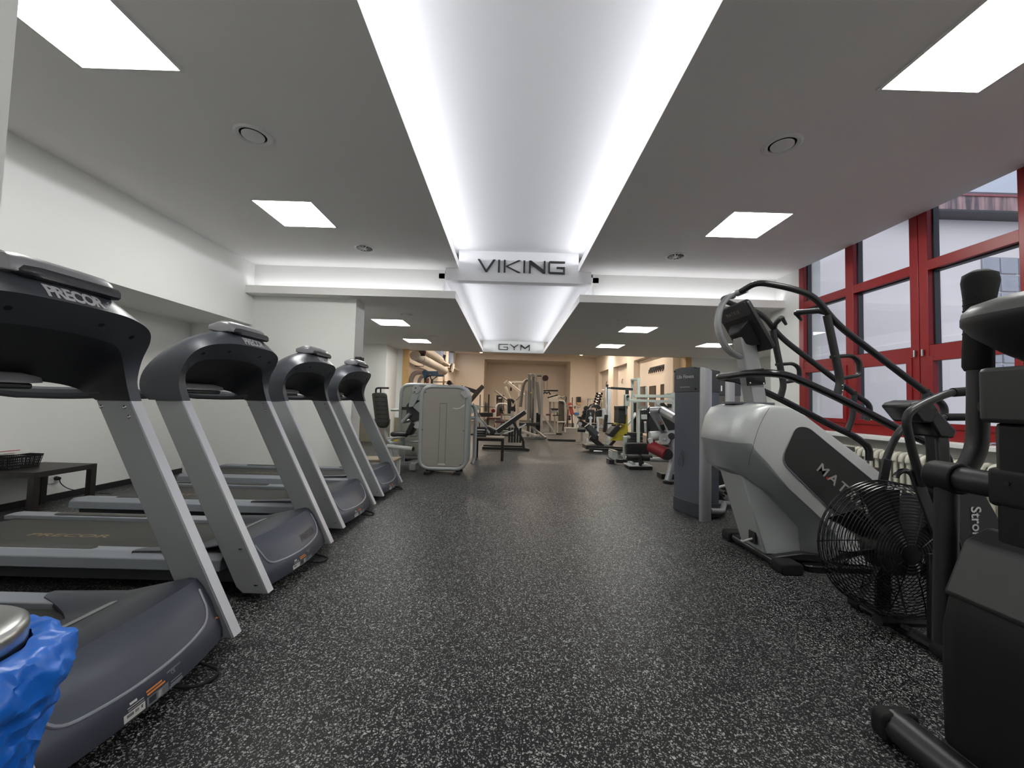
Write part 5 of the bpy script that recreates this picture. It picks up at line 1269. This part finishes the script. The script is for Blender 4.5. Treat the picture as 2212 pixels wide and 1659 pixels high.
for i, (y0, y1) in enumerate(((16.6,20.4),(21.2,23.5))):
    p = MB().box(-3.45,-3.44,y0,y1,2.98,4.0); fo = struct(MB().box(-3.42,-3.36,y0,y0+.1,2.98,4.0).box(-3.42,-3.36,y1-.1,y1,2.98,4.0).box(-3.42,-3.36,y0,y1,2.98,3.06), 'window_%d' % (5+i), white)
    struct(p, 'window_pane', glass, parent=fo)
scr = mat('dark screen', (.030,.018,.030), .2)
T = Mach('display_screen', 'dark purple-edged screen hung between the two pipes', 'screen', (-2.745,12.400,2.623))
T.b('screen_panel', (-2.853,12.400,2.642), (-2.670,12.400,2.647), .04, .22, scr); T.b('edge', (-2.669,12.380,2.590), (-2.654,12.380,2.691), .04, .05, mat('maroon edge', (.12,.02,.04), .4), (1,0,0))
T = Mach('display_screen', 'slim tilted purple-black screen at the end of the pipes', 'screen', (-2.933,17.300,2.936))
T.b('screen_panel', (-3.118,18.400,2.904), (-3.050,18.400,3.274), .10, .12, scr, (1,0,0)); T.b('wall_bracket', (-3.3,18.4,2.98), (-3.0,18.4,2.98), .05, .05, blackm)
T = Mach('wall_loudspeaker', 'tilted pale loudspeaker on the window ledge of the far hall', 'speaker', (-2.865,20.000,2.827))
T.q('cabinet', [(-2.993,20.000,2.665),(-2.888,20.000,3.053),(-2.828,20.000,3.025),(-2.902,20.000,2.609)], 19.9, 20.3, cream); T.q('dark_side', [(-3.049,20.000,2.590),(-3.018,20.000,2.960),(-2.896,20.000,3.067),(-2.998,20.000,2.606)], 20.0, 20.2, blackm)
for (x, y), l in zip(((-1.66,22.4),(3.98,22.3)), ('beside the pipe side of the far sign board', 'on the window side of the far sign board')):
    t = thing('warm_downlight', 'small warm glowing downlight seen just '+l, 'ceiling light', (x, y, 3.97), group='warm downlights')
    MB().lathe([(.001,-.05),(.08,-.05),(.09,-.03),(.09,.03)], n=16, caps=False).build('glowing_lens', warmm, t); MB().lathe([(.09,-.04),(.12,-.03),(.12,.03)], n=16, caps=False).build('ring', white, t)
# rows of warm lamps above the high hall, hidden from the entrance by the header
for i, (x, y) in enumerate(((-1.6,14.2),(1.1,14.2),(3.9,14.2),(-1.6,17.4),(1.1,17.4),(3.9,17.4),(1.1,20.4),(-2.2,20.4),(4.3,20.4))):
    t = thing('warm_ceiling_lamp', 'warm round ceiling lamp of the high far hall above the header', 'ceiling light', (x, y, 3.95), group='warm lamps in the high hall')
    MB().lathe([(.001,-.03),(.13,-.03),(.14,.0),(.14,.04)], n=16, caps=False).build('glowing_lens', emit('warm hall lamp glow', (1.0,.85,.69), 370.0), t); MB().lathe([(.14,-.03),(.17,-.02),(.17,.05)], n=16, caps=False).build('ring', white, t)
# right wall: mirrors, hook rail, rings, poster speaker
mirm = mat('dark wall mirror', (.35,.34,.33), .06, metal=1.0)
def mirror(y0, y1, z0, z1, label):
    t = thing('wall_mirror', label, 'mirror', (5.40, (y0+y1)/2, z0), group='wall mirrors')
    MB().box(-.025,.0,-(y1-y0)/2,(y1-y0)/2,0,z1-z0).build('mirror_frame', darkw, t); MB().box(-.028,-.024,-(y1-y0)/2+.03,(y1-y0)/2-.03,.03,z1-z0-.03).build('mirror_glass', mirm, t)
mirror(15.7, 16.4, .95, 1.95, 'tall wall mirror behind the green-grey rack, nearer the white column'); mirror(14.65, 15.3, .95, 1.93, 'tall wall mirror directly behind the short post of the rack'); mirror(13.5, 14.15, 1.15, 1.95, 'framed wall mirror above the long rack rails')
t = thing('hook_rail', 'black rail of hanging handles high on the beige wall', 'hook rail', (5.38, 14.35, 2.50))
MB().box(-.02,0,-.85,.85,.05,.14).build('rail', blackm, t)
for k in range(9): MB().tube([(-.03,-.78+k*.195,.1),(-.05,-.78+k*.195,.0),(-.05,-.70+k*.195,-.08),(-.03,-.66+k*.195,.05)], .022, 6).build('hook', blackm, t)
for p, l in (((5.36,22.0,2.35),'farthest along'),((5.36,21.3,2.36),'second along from the far end of'),((5.36,18.9,2.32),'third along from the far end of'),((5.36,18.0,2.32),'closest to the hook rail of')):
    t = thing('wall_hook', 'small dark wall hook, '+l+' four on the beige wall', 'hook', p, group='small wall hooks')
    MB().tube([(.04,0,.08),(0,0,.09),(-.02,0,0),(-.03,0,-.09),(0,0,-.12)], .016, 6).build('hook', blackm, t)
T = Mach('floor_speaker', 'black loudspeaker on a tan stand against the far beige wall', 'speaker', (4.17, 23.8, 0))
T.q('cabinet', [(4.020,23.800,1.595),(4.248,23.800,1.601),(4.255,23.800,1.269),(4.027,23.800,1.263)], 23.6, 23.95, blackm, rd=.02); T.q('stand', [(4.036,23.800,1.254),(4.255,23.800,1.260),(4.232,23.800,1.111),(4.065,23.800,1.106)], 23.6, 23.95, mat('tan stand', (.5,.36,.16), .6)); T.x('stand_leg', 4.13, 4.21, 23.7, 23.85, 0, 1.12, cream)
T = Mach('cage_rack', 'grey frame cage standing by the far beige wall behind the dumbbells', 'rack', (4.8, 22.0, 0))
for a in (4.39, 5.16):
    for y in (21.6, 22.3): T.b('post', (a,y,0), (a,y,1.46), .05, .05, mgrey, (1,0,0))
T.b('top_panel', (4.36,21.95,1.46), (5.19,21.95,1.50), .75, .06, mgrey)
for k in range(4): T.b('rod', (4.52+k*.17,21.6,.1), (4.52+k*.17,21.6,1.42), .02, .02, steel, (1,0,0))
T.b('back_panel', (4.6,22.3,.2), (4.6,22.3,1.2), .3, .03, mgrey, (1,0,0))
# ---------------------------------------------------------------- cable crossover tower
gsteel = mat('aged steel frame', (.24,.235,.22), .42, metal=.5)
pale = mat('ivory frame', (.48,.44,.38), .45)
T = Mach('cable_tower', 'tall grey multi-station cable tower with weight stacks in mid hall', 'cable machine', (1.0, 13.6, 0))
def dn(p): return [p[0], p[1], 0.02]
for P in ((0.660,13.500,2.120), (0.823,13.900,2.152)): T.b('upright', [P[0],P[1],.02], P, .10, .09, gsteel, (1,0,0))
for P in ((0.871,13.300,2.092), (1.091,13.300,2.128)): T.b('upright', [P[0],P[1],.02], P, .085, .08, pale, (1,0,0))
T.b('top_beam', (0.625,13.500,2.104), (0.825,13.600,2.116), .09, .09, gsteel); T.b('top_beam', (0.866,13.300,2.112), (1.121,13.300,2.124), .08, .07, pale); T.b('pulley_bar', (0.916,13.300,2.079), (1.063,13.300,2.078), .05, .05, blackm)
g0, g1 = (0.733,13.600,0.637), (0.694,13.600,1.957)
for k in range(4): T.t('guide_tube', [(g0[0]+k*.055,g0[1],g0[2]), (g1[0]+k*.055,g1[1],g1[2])], .026, steel if k % 2 else gsteel)
for k in range(9): T.x('weight_plate', .86, 1.12, 13.45, 13.75, .12+k*.08, .195+k*.08, blackm)
T.t('curved_guard', [(0.394,14.000,1.012),(0.433,14.000,1.476),(0.496,14.000,1.839),(0.575,14.000,1.965),(0.658,14.000,1.968)], .06, gsteel, .15); T.t('curved_guard', [(1.027,13.200,0.797),(0.938,13.200,1.668),(0.904,13.200,1.862)], .05, gsteel, .1)
T.c('red_pulley', (1.183,13.200,2.002), (1.192,13.300,2.008), .10, mat('dark maroon', (.05,.012,.012), .4), 20); T.t('cable', [(1.145,13.300,1.943),(1.152,13.300,1.629)], .006, blackm, seg=5); T.t('cable', [(1.252,13.300,1.975),(1.255,13.300,1.622)], .006, blackm, seg=5)
T.t('bar_grip', [(1.146,13.300,1.482),(1.184,13.300,1.541),(1.243,13.300,1.504),(1.321,13.300,1.545),(1.372,13.300,1.468)], .03, blackm); T.t('lat_bar', [(1.132,13.400,1.592),(1.632,13.400,1.604)], .028, blackm); T.t('lat_bar', [(1.286,13.400,1.359),(1.625,13.400,1.465)], .028, blackm)
T.b('tag_board', (0.789,13.250,1.334), (0.782,13.250,1.627), .045, .02, pale, (1,0,0)); T.c('yellow_knob', (0.726,13.250,1.498), (0.730,13.320,1.500), .03, yel)
T.b('ivory_panel', (0.565,13.600,0.922), (0.558,13.600,1.592), .09, .06, pale, (1,0,0)); T.b('base_beam', (0.438,13.000,0.024), (1.233,13.000,0.046), .1, .07, gsteel); T.b('diagonal_leg', (0.407,12.800,0.276), (0.871,12.400,0.149), .07, .06, pale); T.b('diagonal_leg', (0.765,13.000,0.377), (1.179,12.600,0.072), .07, .06, gsteel)
T.b('side_brace', (1.135,13.300,0.765), (1.566,13.300,0.172), .06, .05, pale, (1,0,0)); T.b('side_base', (1.150,13.300,0.143), (1.585,13.300,0.163), .06, .05, pale); T.b('seat', (0.342,13.200,0.460), (1.008,13.200,0.469), .35, .09, padblk)
# boom machine to its left
T = Mach('boom_cable_machine', 'ivory cable machine with two raised slanting booms left of the cable tower', 'cable machine', (.05, 15.2, 0))
T.b('boom', (-0.056,15.200,1.924), (0.588,15.000,1.412), .10, .10, pale, (0,0,1)); T.b('boom', (-0.165,15.400,1.760), (0.148,15.200,1.001), .07, .08, pale, (0,0,1)); T.b('boom', (-0.584,15.800,1.612), (0.010,15.400,1.176), .05, .05, gsteel, (0,0,1))
T.b('boom_tip', (-0.223,15.200,1.874), (-0.092,15.200,2.001), .06, .05, pale); T.t('cable', [(0.046,15.200,1.859),(0.051,15.200,1.703)], .006, blackm, seg=5); T.c('ball_grip', (0.018,15.200,1.668), (0.085,15.200,1.670), .07, mat('dark maroon', (.05,.012,.012), .4)); T.b('pulley', (0.090,15.200,1.894), (0.136,15.200,1.873), .06, .05, blackm)
T.b('cross_beam', (-0.012,15.900,1.971), (0.562,15.900,1.987), .05, .07, pale); T.b('post', dn((0.360,15.600,1.392)), (0.387,15.600,1.875), .12, .10, pale, (1,0,0)); T.t('stay', [(0.268,15.400,1.239),(0.444,15.400,1.448)], .012, blackm)
T.q('black_shroud', [(-0.084,15.300,1.308),(0.119,15.300,1.302),(0.222,15.300,1.215),(0.255,15.300,0.823),(0.044,15.300,0.728),(-0.045,15.300,0.725)], 15.2, 15.6, black, .03); T.b('fork', (0.148,15.200,1.012), (0.222,15.200,1.182), .05, .05, pale)
T.b('lower_post', dn((0.157,15.300,0.708)), (0.126,15.300,0.831), .25, .12, mgrey, (1,0,0)); T.b('floor_base', (-.6,15.3,.04), (.6,15.3,.04), .3, .08, gsteel)
T = Mach('selector_machine', 'ivory tube-hooped weight machine with wood-brown stack cover at the far back', 'weight machine', (-.55, 16.5, 0))
T.q('stack_cover', [(-0.547,16.600,1.441),(-0.205,16.600,1.450),(-0.170,16.600,0.659),(-0.557,16.600,0.539)], 16.55, 16.75, mat('brown stack cover', (.10,.075,.06), .5)); T.q('header', [(-0.543,16.500,1.439),(-0.204,16.500,1.449),(-0.199,16.500,1.285),(-0.539,16.500,1.276)], 16.48, 16.56, blackm); T.q('white_label', [(-0.447,16.400,1.356),(-0.321,16.400,1.359),(-0.319,16.400,1.305),(-0.446,16.400,1.302)], 16.46, 16.475, st_white, .001)
T.t('white_hoop', [(-0.547,16.300,0.551),(-0.524,16.300,0.981),(-0.443,16.300,1.091),(-0.072,16.300,1.101),(-0.048,16.300,0.672)], .04, lightm, .12); T.b('side_post', dn((-0.541,16.500,0.531)), (-0.565,16.500,1.439), .05, .05, pale, (1,0,0)); T.b('side_post', dn((-0.166,16.500,0.541)), (-0.192,16.500,1.449), .05, .05, pale, (1,0,0))
T.b('lever', (-0.218,16.200,0.824), (-0.079,16.200,0.947), .05, .05, pale); T.b('lever', (-0.241,16.200,0.788), (-0.131,16.200,0.696), .05, .05, pale); T.c('roller', (-0.387,16.200,0.915), (-0.292,16.200,0.917), .12, blackm); T.t('cable', [(-0.248,16.300,1.384),(-0.274,16.300,0.845)], .012, steel, seg=5); T.x('plinth', -1.0, .2, 16.3, 16.9, 0, .08, blackm)
# flat benches and barbell stand
T = Mach('barbell_bench', 'dark barbell bench with two tall thin posts in front of the back wall', 'bench', (-1.2, 14.0, 0))
T.b('post', dn((-1.027,14.200,1.005)), (-1.040,14.200,1.411), .035, .035, blackm, (1,0,0)); T.b('post', dn((-0.708,14.000,1.016)), (-0.720,14.000,1.426), .045, .045, blackm, (1,0,0)); T.t('barbell', [(-0.989,14.000,0.989),(-0.493,14.000,0.993)], .022, steel)
for p in ((-0.843,13.950,0.984), (-0.786,13.950,0.986)): T.c('barbell_plate', p, (p[0]+.03,p[1],p[2]), .18, blackm, 24)
T.b('bench_pad', (-1.098,13.800,0.707), (-0.553,13.800,0.722), .3, .14, padblk); T.b('bench_pad', (-0.745,13.600,0.603), (-0.282,13.600,0.606), .3, .05, mat('maroon pad', (.09,.025,.03), .5)); T.c('red_cap', (-0.284,13.500,0.738), (-0.267,13.600,0.736), .035, padred); T.b('beam', (-0.251,13.700,0.733), (0.067,13.700,0.732), .1, .06, mat('bronze beam', (.20,.16,.12), .5)); T.b('white_strip', (-0.154,13.600,0.665), (0.050,13.600,0.670), .1, .04, lightm); T.b('leg', dn((-0.241,13.600,0.478)), (-0.248,13.600,0.718), .08, .06, gsteel, (1,0,0)); T.b('leg', dn((-0.686,13.600,0.466)), (-0.726,13.600,0.575), .06, .06, blackm, (1,0,0)); T.b('low_beam', (-0.461,13.500,0.495), (-0.129,13.500,0.486), .08, .06, mat('maroon pad', (.09,.025,.03), .5))
T.c('red_foot', (-0.466,13.000,0.396), (-0.431,13.000,0.389), .05, padred); T.b('floor_beam', [-1.6,13.8,.03], [.2,13.8,.03], .06, .05, blackm); T.c('red_ball', (-0.571,14.400,0.839), (-0.562,14.500,0.837), .07, padred, 16)
# right of the tower
T = Mach('lat_machine', 'dark lat machine with angled bars beside the cable tower, window side', 'weight machine', (1.55, 15.2, 0))
T.b('post', dn((1.578,15.200,0.381)), (1.557,15.200,1.294), .08, .07, gsteel, (1,0,0)); T.b('post', dn((1.823,15.400,0.489)), (1.715,15.400,1.232), .09, .06, pale, (1,0,0)); T.b('head', (1.501,15.200,1.304), (1.848,15.200,1.302), .2, .16, pale); T.b('head_arm', (1.533,15.200,1.361), (1.934,15.200,1.450), .05, .05, pale)
T.t('handle', [(1.935,15.200,1.439),(2.037,15.200,1.386),(2.125,15.200,1.455),(2.123,15.200,1.534)], .025, gsteel); T.b('red_seat', (1.406,15.000,0.738), (1.549,15.000,0.742), .3, .06, mat('maroon pad', (.09,.025,.03), .5)); T.b('bar', (1.649,15.000,0.712), (1.980,15.000,0.738), .04, .04, blackm); T.b('pad', (1.577,15.000,0.958), (1.842,15.000,0.959), .2, .05, padblk)
T.b('white_block', (1.596,15.100,0.862), (1.856,15.100,0.903), .2, .12, lightm); T.b('leg', dn((1.844,15.000,0.399)), (1.826,15.000,0.706), .05, .05, pale, (1,0,0)); T.c('green_weight', (1.790,14.900,0.807), (1.822,14.900,0.808), .07, mat('dark green weight', (.02,.09,.04), .5)); T.x('base', 1.2, 2.0, 14.9, 15.6, 0, .07, blackm)
T = Mach('stack_machine', 'brown-panelled weight machine with silver hoop behind the lat machine', 'weight machine', (2.2, 16.5, 0))
T.q('panel', [(2.050,16.500,1.265),(2.262,16.500,1.271),(2.292,16.500,0.461),(2.062,16.500,0.430)], 16.45, 16.7, mat('olive brown panel', (.06,.052,.038), .4), rd=.05); T.t('hoop', [(2.043,16.400,1.289),(2.248,16.400,1.271),(2.299,16.400,1.176),(2.326,16.400,0.454)], .04, silver, .08); T.b('base_bar', (2.014,16.300,0.415), (2.337,16.300,0.424), .08, .05, lightm); T.b('rear_base', (1.858,16.400,0.382), (2.352,16.400,0.383), .1, .05, blackm); T.c('caster', (2.296,16.200,0.285), (2.314,16.200,0.280), .06, rubber); T.b('caster_leg', [2.32,16.3,0], [2.32,16.3,.40], .05, .05, lightm, (1,0,0))
T.b('post', [2.34,17.2,0], (2.462,17.200,1.468), .05, .05, blackm, (1,0,0))
T = Mach('red_bench', 'red upholstered upright bench with a curl bar by the far wall', 'exercise bench', (3.0, 19.0, 0))
T.b('head_pad', (2.872,19.000,1.216), (2.910,19.000,1.098), .12, .16, mat('brick red vinyl', (.30,.055,.035), .5), (1,0,0), .02); T.b('back_pad', (2.932,19.000,1.043), (3.024,19.000,0.655), .12, .17, mat('brick red vinyl', (.30,.055,.035), .5), (1,0,0), .02); T.b('cross_bar', (2.694,18.900,1.051), (3.070,18.900,1.048), .04, .04, steel); T.c('black_disc', (3.082,18.800,1.014), (3.117,18.800,1.009), .07, blackm)
T.t('curl_bar', [(3.081,18.800,1.063),(3.163,18.800,1.113),(3.290,18.800,0.999),(3.379,18.800,1.057)], .02, gsteel); T.b('frame_leg', dn((3.058,19.000,0.349)), (2.995,19.000,0.682), .05, .05, blackm, (1,0,0)); T.b('frame_leg', dn((2.792,19.000,0.384)), (2.809,19.000,0.900), .06, .06, mat('maroon pad', (.09,.025,.03), .5), (1,0,0)); T.b('foot', [2.6,18.9,.03], [3.1,18.9,.03], .06, .05, lightm); T.c('weight', (2.856,18.800,0.560), (2.885,18.900,0.557), .06, blackm); T.c('weight', (2.858,18.800,0.450), (2.887,18.900,0.446), .06, blackm); T.b('tall_post', dn((3.088,19.400,0.615)), (3.070,19.400,1.484), .04, .04, blackm, (1,0,0))
T = Mach('stool', 'blue-topped stool beside the red bench', 'stool', (3.23, 19.0, 0))
T.b('seat', (3.121,19.000,0.699), (3.331,19.000,0.705), .2, .13, mat('blue vinyl', (.02,.13,.35), .5), bev=.02)
for x in (3.17, 3.29): T.b('leg', (x,19,0), (x,19,.62), .04, .1, lightm, (1,0,0))
# blue lever machine behind the grey shrouds
blu = mat('petrol blue paint', (.012,.055,.12), .45)
T = Mach('lever_press_machine', 'petrol-blue topped lever machine showing above the green-grey shroud', 'weight machine', (-2.3, 12.9, 0))
T.q('blue_head', [(-2.765,12.600,2.054),(-2.711,12.600,2.111),(-2.628,12.600,2.109),(-2.616,12.600,2.039),(-2.632,12.600,1.858),(-2.702,12.600,1.860)], 12.5, 12.75, blu, .01); T.b('blue_beam', (-2.633,12.600,1.997), (-2.272,12.600,2.012), .14, .15, blu); T.b('blue_beam', (-2.278,12.600,1.946), (-2.093,12.600,1.952), .06, .06, blu)
T.b('post', dn((-2.680,12.700,1.698)), (-2.686,12.700,1.867), .09, .08, blackm, (1,0,0)); T.b('post', dn((-2.459,12.600,1.672)), (-2.460,12.600,1.830), .07, .07, blackm, (1,0,0)); T.b('strut', (-2.619,12.600,1.881), (-2.511,12.600,1.968), .04, .04, blu, (0,1,0)); T.b('strut', (-2.432,12.600,1.821), (-2.296,12.600,1.927), .025, .025, blackm, (0,1,0)); T.t('hose', [(-2.519,12.600,1.921),(-2.497,12.600,1.838),(-2.469,12.600,1.820)], .02, blackm)
T.b('red_strip', (-2.594,12.600,1.696), (-2.581,12.600,1.854), .05, .05, mat('brick red vinyl', (.30,.055,.035), .5), (1,0,0)); T.c('red_button', (-2.514,12.500,1.966), (-2.506,12.480,1.964), .02, st_org); T.b('rail', (-2.525,13.200,1.770), (-2.050,13.200,1.783), .03, .025, blackm); T.b('bracket', (-2.202,13.200,1.696), (-2.188,13.200,1.862), .05, .04, wood, (1,0,0)); T.c('winch', (-2.010,13.200,1.760), (-1.986,13.300,1.765), .08, mat('brown strut', (.05,.03,.025), .5)); T.b('winch_arm', (-2.116,13.200,1.728), (-1.863,13.200,1.720), .03, .025, blackm); T.b('rail_leg', dn((-2.183,13.200,1.697)), (-2.191,13.200,1.784), .04, .04, blackm, (1,0,0)); T.x('base', -2.6, -1.3, 12.4, 13.3, 0, .08, blackm)
T.t('pale_hoop', [dn((-3.220,13.000,1.688)),(-3.216,13.000,1.832),(-3.155,13.000,1.996),(-3.043,13.000,2.057),(-2.842,13.000,2.063)], .075, mat('pink grey tube', (.42,.36,.33), .45), .2); T.t('pale_hoop', [dn((-2.980,13.100,1.709)),(-2.979,13.100,1.796),(-2.916,13.100,1.913),(-2.840,13.100,1.944)], .06, mat('pink grey tube', (.42,.36,.33), .45), .15)
# wall panelling and ledges of the low room
struct(MB().box(-3.42,-3.22,11.90,11.95,0,.62), 'baseboard_left_end', mat('grey wood boards', (.24,.215,.16), .6, var=.3, vscale=12)); struct(MB().box(-5.3,-3.22,10.86,10.9,0,.62), 'baseboard_left_far', mat('grey wood boards', (.24,.215,.16), .6, var=.3, vscale=12))
struct(MB().box(5.45,7.3,11.93,12.0,.0,.86), 'baseboard_right_end', mat('grey wood boards', (.24,.215,.16), .6, var=.3, vscale=12)); struct(MB().box(5.45,7.3,11.88,12.0,.86,.94), 'trim_5', mat('white sill', (.78,.78,.76), .35))
# ================================================================ world, light, camera
w = bpy.data.worlds.new('World'); bpy.context.scene.world = w; w.use_nodes = True
bg = w.node_tree.nodes['Background']; bg.inputs['Color'].default_value = (.66,.71,.90,1); bg.inputs['Strength'].default_value = .9

sl = bpy.data.lights.new('overcast_daylight', 'SUN'); so_ = bpy.data.objects.new('overcast_daylight', sl); C.objects.link(so_)
sl.energy = 2.0; sl.angle = math.radians(70); sl.color = (1,.96,.96)
so_.rotation_euler = V((.25,.85,-.45)).to_track_quat('-Z', 'Y').to_euler(); so_.location = (8,-6,8)

F_, R_, P_, Y_ = 860.0, math.radians(1.575), math.radians(2.58), math.radians(.33)
cam = bpy.data.cameras.new('camera'); co = bpy.data.objects.new('camera', cam); C.objects.link(co)
cam.sensor_width = 36; cam.sensor_fit = 'HORIZONTAL'; cam.lens = F_/2212*36; cam.clip_start = .02
fw = V((math.sin(Y_)*math.cos(P_), math.cos(Y_)*math.cos(P_), math.sin(P_)))
r0 = V((math.cos(Y_), -math.sin(Y_), 0)); u0 = r0.cross(fw)
rt = r0*math.cos(R_)+u0*math.sin(R_); up = -r0*math.sin(R_)+u0*math.cos(R_)
Mx = Matrix((rt, up, -fw)).transposed().to_4x4(); Mx.translation = (0,0,1.18)
co.matrix_world = Mx
sc = bpy.context.scene; sc.camera = co
sc.view_settings.view_transform = 'Standard'; sc.view_settings.look = 'None'; sc.view_settings.gamma = 1.0
sc.view_settings.use_curve_mapping = False; sc.view_settings.exposure = 0.0
sc.cycles.use_denoising = True
sc.cycles.max_bounces = 8; sc.cycles.diffuse_bounces = 5; sc.cycles.glossy_bounces = 4; sc.cycles.transparent_max_bounces = 12
sc.cycles.sample_clamp_indirect = 6.0
sc.cycles.caustics_reflective = False; sc.cycles.caustics_refractive = False
